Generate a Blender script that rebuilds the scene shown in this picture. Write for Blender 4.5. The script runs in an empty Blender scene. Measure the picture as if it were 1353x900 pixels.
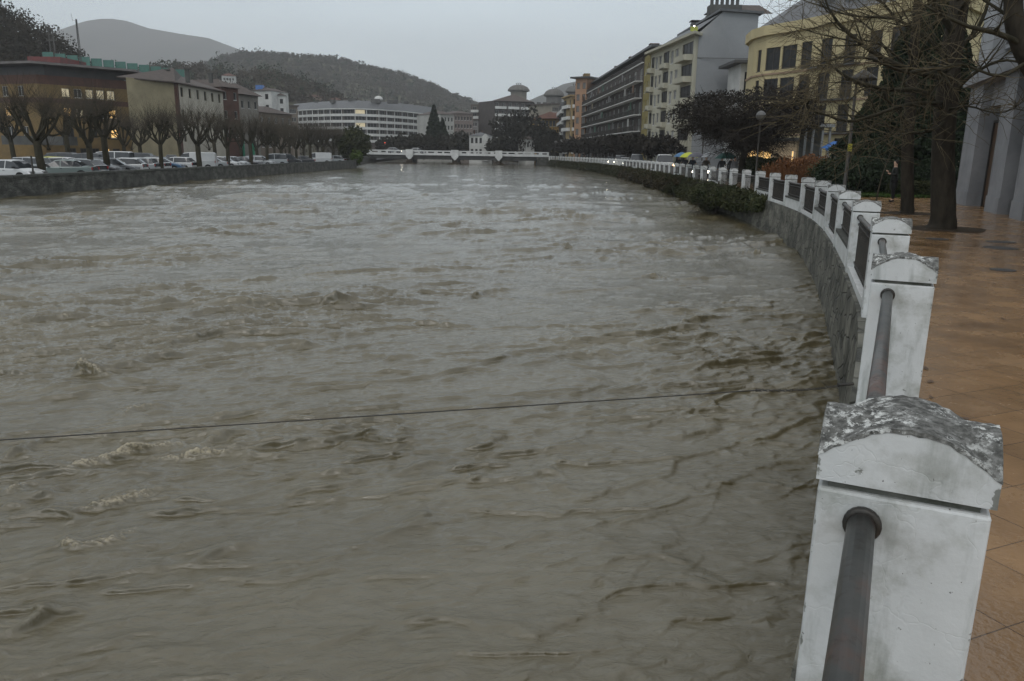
import bpy, math, random
import numpy as np
from mathutils import Vector, Matrix
R=math.radians; PI=math.pi
random.seed(7); rng=np.random.default_rng(7)
S=bpy.context.scene; COL=S.collection
# ------------------------------------------------------------------ camera model (used to place real geometry at real distances)
F=1020.;PW=1353.;PH=900.;CAMZ=1.8;ROLL=.015
PITCH=math.atan((450-202)/F)
def ray(px,py):
    u=(px-PW/2)/F; v=-(py-PH/2)/F
    c,s=math.cos(ROLL),math.sin(ROLL)
    u2=u*c-v*s; v2=u*s+v*c
    cp,sp=math.cos(PITCH),math.sin(PITCH)
    return (u2, cp+v2*sp, -sp+v2*cp)
def P(px,py,Y):
    d=ray(px,py);t=Y/d[1];return Vector((d[0]*t,Y,CAMZ+d[2]*t))
def G(px,py,z=0):
    d=ray(px,py);t=(z-CAMZ)/d[2];return Vector((d[0]*t,d[1]*t,z))
def X(px,Y): return P(px,203,Y).x
def Z(px,py,Y): return P(px,py,Y).z
WZ=-1.3; LZ=-.65
# ------------------------------------------------------------------ materials
MATS={}
def mat(name,c1,c2=None,rough=.7,scale=3,bump=0,bscale=None,detail=6,metal=0,spec=.5,stretch=None,emit=None,estr=0,thr=None):
    if name in MATS: return MATS[name]
    m=bpy.data.materials.new(name); m.use_nodes=True; nt=m.node_tree; b=nt.nodes['Principled BSDF']
    b.inputs['Roughness'].default_value=rough; b.inputs['Metallic'].default_value=metal
    b.inputs['Specular IOR Level'].default_value=spec if rough<.68 else .16
    c2=c2 or tuple(v*.75 for v in c1)
    tc=nt.nodes.new('ShaderNodeTexCoord'); mp=nt.nodes.new('ShaderNodeMapping'); nt.links.new(tc.outputs['Object'],mp.inputs[0])
    if stretch: mp.inputs['Scale'].default_value=stretch
    n=nt.nodes.new('ShaderNodeTexNoise'); n.inputs['Scale'].default_value=scale; n.inputs['Detail'].default_value=detail; n.inputs['Roughness'].default_value=.62
    nt.links.new(mp.outputs[0],n.inputs['Vector'])
    r=nt.nodes.new('ShaderNodeValToRGB'); lo,hi=thr or (.35,.65)
    r.color_ramp.elements[0].position=lo; r.color_ramp.elements[1].position=hi
    r.color_ramp.elements[0].color=(*c1,1); r.color_ramp.elements[1].color=(*c2,1)
    nt.links.new(n.outputs['Fac'],r.inputs[0]); nt.links.new(r.outputs[0],b.inputs['Base Color'])
    if bump:
        n2=nt.nodes.new('ShaderNodeTexNoise'); n2.inputs['Scale'].default_value=bscale or scale*4; n2.inputs['Detail'].default_value=5
        nt.links.new(mp.outputs[0],n2.inputs['Vector'])
        bp=nt.nodes.new('ShaderNodeBump'); bp.inputs['Strength'].default_value=bump; bp.inputs['Distance'].default_value=.02
        nt.links.new(n2.outputs['Fac'],bp.inputs['Height']); nt.links.new(bp.outputs[0],b.inputs['Normal'])
    if emit:
        b.inputs['Emission Color'].default_value=(*emit,1); b.inputs['Emission Strength'].default_value=estr
    MATS[name]=m; return m
def nodes(m): return m.node_tree,m.node_tree.nodes['Principled BSDF']
def plain(name,c,rough=.5,metal=0,**k): return mat(name,c,tuple(v*.88 for v in c),rough,2,metal=metal,**k)
glass=mat('window_glass',(.02,.024,.028),(.035,.04,.045),.08,1.3,spec=.6)
glass_dark=mat('dim_glass',(.012,.013,.014),(.028,.028,.028),.3,1.5,spec=.22)
lit=mat('lit_window',(.3,.2,.08),None,.5,emit=(1,.62,.22),estr=1.1)
lit2=mat('lit_window_pale',(.3,.28,.2),None,.5,emit=(1,.85,.55),estr=.42)
lampw=mat('lamp_glow',(.8,.8,.8),None,.5,emit=(1,.9,.72),estr=55)
lampo=mat('lamp_glow_orange',(.8,.5,.2),None,.5,emit=(1,.55,.2),estr=30)
redl=mat('tail_lamp',(.3,.01,.01),None,.3)
redglow=mat('tail_lamp_lit',(.3,.01,.01),None,.3,emit=(1,.05,.03),estr=5)
white_fr=mat('white_frame',(.55,.55,.53),(.42,.42,.4),.6,2)
dark_fr=mat('dark_frame',(.06,.055,.05),(.04,.035,.03),.6,2)
shut=mat('grey_shutter',(.17,.17,.165),(.12,.12,.12),.6,2,stretch=(1,1,12))
chrome=plain('metal_rim',(.35,.35,.36),.35,.8)
rubber=plain('tyre_rubber',(.02,.02,.02),.8)
iron=mat('dark_iron',(.035,.036,.035),(.06,.05,.04),.5,8,bump=.3,metal=.5)
# ------------------------------------------------------------------ mesh helpers
class MB:
    def __init__(s): s.v=[];s.f=[];s.m=[]
    def quad(s,a,b,c,d,mi=0):
        n=len(s.v); s.v+= [tuple(a),tuple(b),tuple(c),tuple(d)]; s.f.append((n,n+1,n+2,n+3)); s.m.append(mi)
    def poly(s,pts,mi=0):
        n=len(s.v); s.v+=[tuple(p) for p in pts]; s.f.append(tuple(range(n,n+len(pts)))); s.m.append(mi)
    def box(s,x0,x1,y0,y1,z0,z1,M=None,mi=0):
        n=len(s.v); vs=[Vector((x,y,z)) for z in (z0,z1) for y in (y0,y1) for x in (x0,x1)]
        if M is not None: vs=[M@v for v in vs]
        s.v+=[tuple(v) for v in vs]
        for f in ((0,2,3,1),(4,5,7,6),(0,1,5,4),(1,3,7,5),(3,2,6,7),(2,0,4,6)): s.f.append(tuple(n+i for i in f)); s.m.append(mi)
    def tube(s,pts,rad,ns=6,cap=True,mi=0):
        pts=[Vector(p) for p in pts]; n0=len(s.v); N=len(pts)
        if not hasattr(rad,'__len__'): rad=[rad]*N
        up=None
        for i,p in enumerate(pts):
            t=(pts[min(i+1,N-1)]-pts[max(i-1,0)])
            if t.length<1e-9: t=Vector((0,0,1))
            t.normalize()
            if up is None:
                up=t.orthogonal().normalized()
            else:
                up=up-t*up.dot(t)
                up=up.normalized() if up.length>1e-6 else t.orthogonal().normalized()
            w=t.cross(up)
            for k in range(ns):
                a=2*PI*k/ns; q=p+(up*math.cos(a)+w*math.sin(a))*rad[i]; s.v.append((q.x,q.y,q.z))
        for i in range(N-1):
            for k in range(ns):
                a=n0+i*ns+k; b=n0+i*ns+(k+1)%ns; s.f.append((a,b,b+ns,a+ns)); s.m.append(mi)
        if cap and ns>3:
            s.f.append(tuple(n0+k for k in reversed(range(ns)))); s.m.append(mi)
            s.f.append(tuple(n0+(N-1)*ns+k for k in range(ns))); s.m.append(mi)
    def lathe(s,prof,c=(0,0,0),ns=16,mi=0,M=None):
        n0=len(s.v)
        for r,z in prof:
            for k in range(ns):
                a=2*PI*k/ns; q=Vector((r*math.cos(a),r*math.sin(a),z))
                if M is not None: q=M@q
                s.v.append((q.x+c[0],q.y+c[1],q.z+c[2]))
        for i in range(len(prof)-1):
            for k in range(ns):
                a=n0+i*ns+k; b=n0+i*ns+(k+1)%ns; s.f.append((a,b,b+ns,a+ns)); s.m.append(mi)
        s.f.append(tuple(n0+k for k in reversed(range(ns)))); s.m.append(mi)
        s.f.append(tuple(n0+(len(prof)-1)*ns+k for k in range(ns))); s.m.append(mi)
    def mesh(s,name,mats,smooth=False):
        me=bpy.data.meshes.new(name); me.from_pydata(s.v,[],s.f)
        for m in (mats if isinstance(mats,(list,tuple)) else [mats]): me.materials.append(m)
        if any(s.m): me.polygons.foreach_set('material_index',s.m)
        if smooth: me.polygons.foreach_set('use_smooth',[True]*len(s.f))
        me.update(); return me
def link(name,data,parent=None,loc=(0,0,0),rz=0):
    o=bpy.data.objects.new(name,data); COL.objects.link(o); o.location=loc; o.rotation_euler=(0,0,rz)
    if parent: o.parent=parent
    return o
def tag(o,label,cat,group=None):
    o['label']=label;o['category']=cat
    if group:o['group']=group
    return o
def thing(name,label,cat,loc=(0,0,0),rz=0,group=None): return tag(link(name,None,None,loc,rz),label,cat,group)
def struct(name,mb,m,smooth=False,kind='structure'):
    o=link(name,mb.mesh(name,m,smooth)); o['kind']=kind; return o
def part(name,mb,m,parent,smooth=False,label=None):
    o=link(name,mb.mesh(name,m,smooth),parent)
    if label:o['label']=label
    return o
def inv(root): # world -> root local
    return (Matrix.Translation(root.location)@Matrix.Rotation(root.rotation_euler[2],4,'Z')).inverted()
def wpart(name,mb,m,parent,root=None,**k): # verts written in world space
    M=inv(root or parent); mb.v=[tuple(M@Vector(v)) for v in mb.v]; return part(name,mb,m,parent,**k)
def copy_tree(o,parent=None):
    c=o.copy(); COL.objects.link(c); c.parent=parent
    for ch in list(o.children): copy_tree(ch,c)
    return c
def np_mesh(name,co,quads,m,smooth=False):
    me=bpy.data.meshes.new(name); nv=len(co);nf=len(quads)
    me.vertices.add(nv); me.vertices.foreach_set('co',np.ascontiguousarray(co,dtype=np.float32).ravel())
    me.loops.add(nf*4); me.loops.foreach_set('vertex_index',np.ascontiguousarray(quads,dtype=np.int32).ravel())
    me.polygons.add(nf); me.polygons.foreach_set('loop_start',np.arange(0,nf*4,4,dtype=np.int32)); me.polygons.foreach_set('loop_total',np.full(nf,4,dtype=np.int32))
    if smooth: me.polygons.foreach_set('use_smooth',np.ones(nf,dtype=bool))
    me.materials.append(m); me.update(calc_edges=True); return me
def leaves(name,pts,size,m,aspect=1.6,up=0.0):
    """many small leaf/twig-tuft quads, random orientation"""
    pts=np.asarray(pts); n=len(pts); a=rng.normal(size=(n,3)); a[:,2]+=up*np.sign(a[:,2]+.01); a/=np.linalg.norm(a,axis=1)[:,None]
    b=rng.normal(size=(n,3)); b-=a*(a*b).sum(1)[:,None]; b/=np.linalg.norm(b,axis=1)[:,None]
    s=(size*(.6+.8*rng.random(n)))[:,None] if np.isscalar(size) else (np.asarray(size)*(.6+.8*rng.random(n)))[:,None]
    A=a*s*aspect*.5;B=b*s*.5
    co=np.stack([pts-A-B*.3,pts-B,pts+A+B*.3,pts+B],1).reshape(-1,3)
    return np_mesh(name,co,np.arange(n*4).reshape(-1,4),m)
# numpy gradient noise (2D), vectorised
_perm=rng.permutation(4096); _ang=rng.random(4096)*2*PI
_gx=np.cos(_ang);_gy=np.sin(_ang)
def pn(x,y,seed=0):
    xi=np.floor(x).astype(np.int64);yi=np.floor(y).astype(np.int64);xf=x-xi;yf=y-yi
    u=xf*xf*xf*(xf*(xf*6-15)+10);v=yf*yf*yf*(yf*(yf*6-15)+10)
    def g(ix,iy,dx,dy):
        h=_perm[(_perm[(ix+seed*131)&4095]+iy)&4095]; return _gx[h]*dx+_gy[h]*dy
    a=g(xi,yi,xf,yf);b=g(xi+1,yi,xf-1,yf);c=g(xi,yi+1,xf,yf-1);d=g(xi+1,yi+1,xf-1,yf-1)
    return (a+(b-a)*u)*(1-v)+(c+(d-c)*u)*v
def bez(pts,n): # catmull-rom resample
    pts=[Vector(p) for p in pts]; out=[]
    q=[pts[0]*2-pts[1]]+pts+[pts[-1]*2-pts[-2]]
    for i in range(1,len(q)-2):
        for k in range(n):
            t=k/n;a,b,c,d=q[i-1],q[i],q[i+1],q[i+2]
            out.append(.5*((2*b)+(c-a)*t+(2*a-5*b+4*c-d)*t*t+(3*b-a-3*c+d)*t**3))
    out.append(pts[-1]); return out
# ------------------------------------------------------------------ river bank lines
RAIL=[(-7.3,-15,0),(-2.5,-5.5,0),(-.75,-1.75,0),(1.05,1.93,0),(2.72,5.35,0),(4.25,8.75,0),(5.55,12.3,0),(7.0,16.5,0),(8.6,21.5,0),(9.95,27,0),(11.2,35,0),(12.1,44,0),(13.5,63,0),(15.0,90,0),(15.6,120,0),(15.0,147,0),(12.5,178,0),(8.8,212,0)]
rail=bez(RAIL,40)
def rail_x(y):
    for a,b in zip(rail,rail[1:]):
        if a.y<=y<=b.y: return a.x+(b.x-a.x)*(y-a.y)/(b.y-a.y)
    return rail[0].x+(y+15)*.5 if y<0 else 8.8-(y-212)*.11
def off(p,i,d): # offset to the right (land side) of the rail
    t=(rail[min(i+1,len(rail)-1)]-rail[max(i-1,0)]).normalized(); return Vector((p.x+t.y*d,p.y-t.x*d,p.z))
LEFT=[(-31,-40),(-30.6,48),(-30.4,100),(-29.2,146),(-33,158),(-38,200),(-40,240),(-52,430)]
def left_x(y):
    for a,b in zip(LEFT,LEFT[1:]):
        if a[1]<=y<=b[1]: return a[0]+(b[0]-a[0])*(y-a[1])/(b[1]-a[1])
    return LEFT[-1][0]
# ------------------------------------------------------------------ WORLD, LIGHT, CAMERA
W=bpy.data.worlds.new('World'); S.world=W; W.use_nodes=True; nt=W.node_tree
for n in list(nt.nodes): nt.nodes.remove(n)
out=nt.nodes.new('ShaderNodeOutputWorld'); bg=nt.nodes.new('ShaderNodeBackground'); sky=nt.nodes.new('ShaderNodeTexSky')
sky.sky_type='NISHITA'; sky.sun_disc=False; SUN_EL,SUN_AZ=R(48),R(200)
sky.sun_elevation=SUN_EL; sky.sun_rotation=SUN_AZ; sky.air_density=1.2; sky.dust_density=4; sky.ozone_density=1.5
hs=nt.nodes.new('ShaderNodeHueSaturation'); hs.inputs['Saturation'].default_value=.35
nt.links.new(sky.outputs[0],hs.inputs['Color'])
mx=nt.nodes.new('ShaderNodeMix'); mx.data_type='RGBA'; mx.inputs[0].default_value=.8
tc=nt.nodes.new('ShaderNodeTexCoord'); sx=nt.nodes.new('ShaderNodeSeparateXYZ'); nt.links.new(tc.outputs['Generated'],sx.inputs[0])
cr=nt.nodes.new('ShaderNodeValToRGB'); e=cr.color_ramp.elements  # overcast cloud layer: brighter towards the zenith
e[0].position=0; e[0].color=(1.20,1.37,1.43,1); e[1].position=1; e[1].color=(1.08,1.1,1.12,1)
x=e.new(.2); x.color=(1.0,1.17,1.28,1); x=e.new(.45); x.color=(.93,1.0,1.06,1)
nt.links.new(sx.outputs['Z'],cr.inputs[0])
cn=nt.nodes.new('ShaderNodeTexNoise'); cn.inputs['Scale'].default_value=2.2; cn.inputs['Detail'].default_value=5
cmap=nt.nodes.new('ShaderNodeMapping'); cmap.inputs['Scale'].default_value=(1,1,4); nt.links.new(tc.outputs['Generated'],cmap.inputs[0]); nt.links.new(cmap.outputs[0],cn.inputs['Vector'])
mr=nt.nodes.new('ShaderNodeMapRange'); mr.inputs[1].default_value=.3; mr.inputs[2].default_value=.7; mr.inputs[3].default_value=.86*9; mr.inputs[4].default_value=1.10*9
nt.links.new(cn.outputs['Fac'],mr.inputs[0])
vm=nt.nodes.new('ShaderNodeVectorMath'); vm.operation='SCALE'; nt.links.new(cr.outputs[0],vm.inputs[0]); nt.links.new(mr.outputs[0],vm.inputs['Scale'])
nt.links.new(hs.outputs[0],mx.inputs[6]); nt.links.new(vm.outputs[0],mx.inputs[7]); nt.links.new(mx.outputs[2],bg.inputs[0])
bg.inputs[1].default_value=.1; nt.links.new(bg.outputs[0],out.inputs[0])
ld=bpy.data.lights.new('sun','SUN'); ld.energy=.55; ld.angle=R(25); ld.color=(1,.97,.93)
lo=bpy.data.objects.new('sun',ld); COL.objects.link(lo)
sd=Vector((math.sin(SUN_AZ)*math.cos(SUN_EL),math.cos(SUN_AZ)*math.cos(SUN_EL),math.sin(SUN_EL)))
lo.rotation_euler=sd.to_track_quat('Z','Y').to_euler()
cd=bpy.data.cameras.new('camera'); cd.sensor_width=36; cd.lens=F/PW*36; cd.clip_end=12000; cd.clip_start=.05
cam=bpy.data.objects.new('camera',cd); COL.objects.link(cam)
cp,sp=math.cos(PITCH),math.sin(PITCH); fwd=Vector((0,cp,-sp)); up0=Vector((0,sp,cp)); rt0=Vector((1,0,0))
c,s=math.cos(ROLL),math.sin(ROLL)
rt=rt0*c+up0*s; up=up0*c-rt0*s
cam.matrix_world=Matrix.Translation((0,0,CAMZ))@Matrix((( rt.x,up.x,-fwd.x),(rt.y,up.y,-fwd.y),(rt.z,up.z,-fwd.z))).to_4x4()
S.camera=cam
S.view_settings.view_transform='Standard'; S.view_settings.look='None'; S.view_settings.exposure=.07; S.view_settings.gamma=1
S.render.resolution_x=1024; S.render.resolution_y=681
# ------------------------------------------------------------------ RIVER
def river():
    NR,NC=1350,900
    a0,a1=math.atan(3.1/2.6),math.atan(3.1/430)
    th=1-(1-np.linspace(0,1,NR))**1.2; ys=3.1/np.tan(a0+(a1-a0)*th)
    xl=np.array([max(left_x(y)-.3,-1.15*(y+5)) for y in ys]); xr=np.array([min(rail_x(y)+.12,1.15*(y+5)) for y in ys])
    u=np.linspace(0,1,NC)[None,:]; Xc=xl[:,None]+(xr-xl)[:,None]*u; Yc=np.repeat(ys[:,None],NC,1)
    ca,sa=math.cos(R(24)),math.sin(R(24))
    U=Xc*ca+Yc*sa; V=-Xc*sa+Yc*ca       # U along the crests, V across them
    wx=pn(U*.35,V*.45,1); wy=pn(U*.3+9,V*.5,2)
    U2=U+1.1*wx+.25*pn(U*1.3,V*1.7,11); V2=V+1.0*wy+.22*pn(U*1.1,V*1.9,12)
    turb=np.clip(.55+1.5*pn(U*.09,V*.16,3)+.7*pn(U*.28,V*.4,4),.12,1.6)      # patches of rough and smooth water
    turb*=1+.45*np.clip((-Xc)/8,0,1)*(Yc<16)
    h=.07*pn(U2*.14,V2*.3,5)+.035*pn(U2*.4,V2*.8,6)
    dy=np.gradient(ys)[:,None]+0*Xc
    def train(L,amp,ang,s,ws,wa,cover,front=.16):
        c2,s2=math.cos(R(ang)),math.sin(R(ang)); u=Xc*c2+Yc*s2; v=-Xc*s2+Yc*c2
        ph=v/L+wa*(pn(u/(ws*2.2),v/ws,s)+.45*pn(u/(ws*.9),v/(ws*.55),s+1)+.16*pn(u/(ws*.3),v/(ws*.25),s+2))
        t=ph-np.floor(ph); cell=np.floor(ph)
        sh=np.where(t<front,np.sin(t/front*PI/2),(1-(t-front)/(1-front))**1.9)
        m=np.clip((pn(u/(L*2.6)+cell*7.3,cell*3.1+v/(L*30),s+3)+.5*pn(u/(L*.9)+cell*2.3,cell*1.7,s+4)+cover)*4.5,0,1)
        m*=np.clip((m*0+1)*(.25+1.1*turb),0,1.4)
        fade=np.clip(1.5-dy*2.6/L,0,1)
        return amp*sh*m*fade
    dw0=np.array([rail_x(y) for y in ys])[:,None]-Xc
    soft=np.clip((13-Yc)/8,0,1)   # gentler fronts in the smooth near tongue
    k1=1-.4*soft
    hr=train(2.0,.072,20,101,2.4,1.3,-.10,.13)*k1+train(1.0,.048,28,111,1.6,1.4,-.03,.13)*k1+train(.5,.034,14,121,.9,1.7,.04,.15)+train(.55,.022,40,131,.9,1.0,-.02,.2)*k1*np.clip((dw0-1.2)/2,.25,1)+train(.26,.018,26,141,.5,1.4,.08,.22)+train(.14,.008,18,181,.3,1.2,.1,.28)*(Yc<14)+train(.28,.013,50,151,.5,1.2,.0,.25)
    hr+=train(4.4,.12,12,161,4,1.2,.0,.12)*np.clip((Yc-16)/30,0,1)+train(3.1,.09,32,171,3,1.4,.0,.12)*np.clip((Yc-12)/20,0,1)
    h+=hr*1.28
    near=np.clip((26-Yc)/12,0,1)
    h+=near*turb*(.0045*pn(U2*11,V2*17,13)+.0045*(1-np.abs(pn(U2*8,V2*14,14))*3))
    h+=.012*pn(U2*.8,V2*1.1,15)*np.clip(turb,0,1)
    # reflected chop along the right-hand wall
    dw=np.array([rail_x(y) for y in ys])[:,None]-Xc; wl=np.exp(-np.clip(dw,0,50)/1.6)
    h+=wl*.022*pn(Xc*1.9+Yc*.8,Yc*1.1,16)
    foam=np.zeros_like(h)
    # individual breaking crests
    br=[((80,625),(160,603),(235,585),.11,1.0),((112,677),(165,665),(218,648),.09,1.0),((92,712),(130,722),(190,700),.085,.9),((0,655),(25,648),(45,640),.09,.6),
        ((150,553),(185,541),(222,540),.09,.5),((0,604),(20,602),(45,606),.05,.2),((245,748),(290,725),(375,716),.05,0),((0,848),(50,826),(100,798),.08,.1),((215,606),(260,604),(300,600),.07,.9),((295,600),(350,602),(385,604),.06,0),
        ((540,596),(570,594),(595,590),.045,0),((420,628),(445,622),(475,616),.05,0),((365,428),(378,424),(395,427),.11,.45),((372,464),(400,461),(430,458),.1,0),((540,430),(580,432),(622,434),.1,.05),
        ((60,527),(95,522),(130,516),.1,.1),((105,497),(125,491),(145,500),.12,.6),((885,438),(920,428),(955,422),.1,.3),((905,435),(930,428),(948,424),.06,.2),((680,487),(740,474),(840,465),.075,.05),((600,545),(660,535),(710,528),.05,0),
        ((610,398),(640,388),(680,382),.12,.05),((840,368),(860,365),(885,368),.12,.5),((880,369),(920,369),(965,366),.08,.0),((98,352),(125,351),(150,353),.16,.3),((320,372),(345,370),(372,367),.14,.1),
        ((420,405),(440,402),(460,403),.12,.1),((490,720),(530,700),(580,660),.035,0),((240,560),(300,548),(350,545),.05,.15),((850,725),(880,712),(885,690),.03,0),((715,327),(740,326),(765,329),.15,.3),((970,339),(990,337),(1010,339),.15,.4),
        ((20,470),(60,468),(95,466),.09,.1),((190,408),(230,402),(270,404),.1,.1),((480,470),(520,476),(560,474),.06,0),((760,575),(790,570),(840,572),.03,0),((560,690),(600,655),(660,650),.03,0)]
    for a,b,c_,amp,fo in br:
        pts=bez([G(*a,WZ),G(*b,WZ),G(*c_,WZ)],6); L=(pts[-1]-pts[0]).length; wd=.055+.035*L**.5
        wd=min(wd,.2); amp*=.8; wd*=1.25 if fo>.4 and a[1]>500 else 1
        xs=[p.x for p in pts];yy=[p.y for p in pts]
        m=(Xc>min(xs)-1.2)&(Xc<max(xs)+1.2)&(Yc>min(yy)-1.2)&(Yc<max(yy)+1.2)
        if not m.any(): continue
        qx=Xc[m];qy=Yc[m]; qx=qx+.12*pn(qx*2.5,qy*2.5,31); qy=qy+.12*pn(qx*2.2,qy*2.2,32)
        best=np.full(qx.shape,9.);sg=np.zeros(qx.shape);tt=np.zeros(qx.shape)
        for i in range(len(pts)-1):
            ax,ay=pts[i].x,pts[i].y;dx=pts[i+1].x-ax;dy=pts[i+1].y-ay;l2=dx*dx+dy*dy
            t=np.clip(((qx-ax)*dx+(qy-ay)*dy)/l2,0,1);ex=qx-ax-t*dx;ey=qy-ay-t*dy;d=np.hypot(ex,ey)
            w_=d<best;best=np.where(w_,d,best);sg=np.where(w_,np.sign(dx*ey-dy*ex),sg);tt=np.where(w_,(i+t)/(len(pts)-1),tt)
        env=np.clip(np.sin(PI*np.clip(tt,.03,.97)),0,1)**.6*(.6+.8*np.abs(pn(qx*3,qy*3,33))*2)
        wN=np.where(sg<0,wd*.55,wd*1.5)   # steep towards the camera side
        prof=np.exp(-(best/wN)**2)
        h[m]+=amp*env*prof
        if fo>0:
            rough=(.5-np.abs(pn(qx*9+3*pn(qx*5,qy*5,36),qy*13,34))*2.2)*.55+pn(qx*26,qy*30,35)*.5
            fm=env*np.exp(-((best*np.where(sg<0,1,1.0)+.0)/(wd*.55))**2)*fo
            h[m]+=.04*rough*np.clip(fm*1.8,0,1)
            foam[m]=np.maximum(foam[m],np.clip(fm*1.0+rough*1.4-.28,0,1)*np.clip(fm*3,0,1))
    h*=np.clip((Yc-2)*.6,.2,1)
    # sparse froth flecks where it is roughest
    fl=np.clip((pn(U*3.3,V*6,41)*1.2+pn(U*13,V*20,42)-.78)*4,0,1)*np.clip((turb-1.05)*2.5,0,1)*(Yc<20)
    foam=np.maximum(foam,fl*.7)
    hc=np.clip(h+.02,-.05,.25)*np.clip((Yc-2.6)/2,0,1)*np.clip(dw/.8,0,1)
    co=np.stack([Xc-.1*hc,Yc-.55*hc,WZ+h],-1).reshape(-1,3)
    i=np.arange(NR-1)[:,None]*NC+np.arange(NC-1)[None,:]
    q=np.stack([i,i+1,i+1+NC,i+NC],-1).reshape(-1,4)
    # coarse sheet carrying the river on behind and below
    base=len(co); ex=np.array([(-60,-80,WZ-.16),(16,-80,WZ-.16),(16,60,WZ-.30),(-60,60,WZ-.30)])
    co=np.vstack([co,ex]); q=np.vstack([q,[[base,base+1,base+2,base+3]]])
    me=np_mesh('river_water',co,q,None,True) if False else None
    m=bpy.data.materials.new('muddy_water'); m.use_nodes=True
    nt,b=nodes(m)
    b.inputs['IOR'].default_value=1.75
    at=nt.nodes.new('ShaderNodeAttribute'); at.attribute_name='foam'
    tcn=nt.nodes.new('ShaderNodeTexCoord'); mp=nt.nodes.new('ShaderNodeMapping'); mp.inputs['Rotation'].default_value=(0,0,R(-24)); mp.inputs['Scale'].default_value=(1,1.9,1)
    nt.links.new(tcn.outputs['Object'],mp.inputs[0])
    n1=nt.nodes.new('ShaderNodeTexNoise'); n1.inputs['Scale'].default_value=.35; n1.inputs['Detail'].default_value=4; nt.links.new(mp.outputs[0],n1.inputs['Vector'])
    r1=nt.nodes.new('ShaderNodeValToRGB'); r1.color_ramp.elements[0].color=(.082,.068,.034,1); r1.color_ramp.elements[1].color=(.112,.095,.054,1); r1.color_ramp.elements[0].position=.35; r1.color_ramp.elements[1].position=.65
    nt.links.new(n1.outputs['Fac'],r1.inputs[0])
    mxx=nt.nodes.new('ShaderNodeMix'); mxx.data_type='RGBA'; mxx.inputs[7].default_value=(.36,.31,.21,1)
    fn=nt.nodes.new('ShaderNodeTexNoise'); fn.inputs['Scale'].default_value=38; fn.inputs['Detail'].default_value=5; nt.links.new(tcn.outputs['Object'],fn.inputs['Vector'])
    mul=nt.nodes.new('ShaderNodeMath'); mul.operation='MULTIPLY'; mul.use_clamp=True
    rr=nt.nodes.new('ShaderNodeMapRange'); rr.inputs[1].default_value=.38; rr.inputs[2].default_value=.6; rr.inputs[3].default_value=.25; rr.inputs[4].default_value=1.25
    nt.links.new(fn.outputs['Fac'],rr.inputs[0]); nt.links.new(rr.outputs[0],mul.inputs[0]); nt.links.new(at.outputs['Fac'],mul.inputs[1])
    nt.links.new(mul.outputs[0],mxx.inputs[0]); nt.links.new(r1.outputs[0],mxx.inputs[6]); nt.links.new(mxx.outputs[2],b.inputs['Base Color'])
    ro=nt.nodes.new('ShaderNodeMapRange'); ro.inputs[3].default_value=.07; ro.inputs[4].default_value=.7; nt.links.new(mul.outputs[0],ro.inputs[0]); nt.links.new(ro.outputs[0],b.inputs['Roughness'])
    n2=nt.nodes.new('ShaderNodeTexNoise'); n2.inputs['Scale'].default_value=5.0; n2.inputs['Detail'].default_value=8; n2.inputs['Roughness'].default_value=.66; n2.inputs['Distortion'].default_value=.8; nt.links.new(mp.outputs[0],n2.inputs['Vector'])
    bp=nt.nodes.new('ShaderNodeBump'); bp.inputs['Strength'].default_value=.46; bp.inputs['Distance'].default_value=.05; nt.links.new(n2.outputs['Fac'],bp.inputs['Height']); nt.links.new(bp.outputs[0],b.inputs['Normal'])
    me=np_mesh('river_water',co,q,m,True)
    a=me.attributes.new('foam','FLOAT','POINT'); a.data.foreach_set('value',np.concatenate([foam.ravel(),np.zeros(4)]).astype(np.float32))
    o=link('river_water',me); o['kind']='structure'
river()
# ------------------------------------------------------------------ GROUND
g_m=mat('bare_ground',(.07,.065,.05),(.05,.055,.03),.9,.2)
mb=MB(); mb.quad((-3500,-280,-2.6),(3500,-280,-2.6),(3500,4480,-2.6),(-3500,4480,-2.6)); struct('ground',mb,g_m)
asph=mat('wet_asphalt',(.045,.046,.048),(.065,.065,.066),.35,1.5,bump=.2,bscale=60)
grass_m=mat('lawn_soil',(.05,.075,.025),(.035,.05,.018),.9,2)
mb=MB()
pts=[(l[0]-.55,l[1]) for l in LEFT]
for a,b in zip(pts,pts[1:]): mb.quad((-500,a[1],LZ),(a[0],a[1],LZ),(b[0],b[1],LZ),(-500,b[1],LZ))
struct('car_park',mb,asph)
mb=MB(); mb.quad((-1500,430,LZ),(1500,430,LZ),(1500,1500,LZ),(-1500,1500,LZ)); struct('terrain',mb,grass_m)
mb=MB()
for (y0,y1) in [(212,430)]:
    mb.quad((rail_x(212)+.1,212,-.02),(400,212,-.02),(400,430,-.02),(rail_x(430),430,-.02))
struct('embankment',mb,asph)
# painted bay lines in the car park
mb=MB(); wl=mat('road_paint',(.55,.55,.52),(.3,.3,.3),.6,3)
for k in range(36): mb.box(-37.2,-32.2,48+k*2.75,48.1+k*2.75,LZ+.002,LZ+.006)
struct('parking_line',mb,wl)
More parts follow.
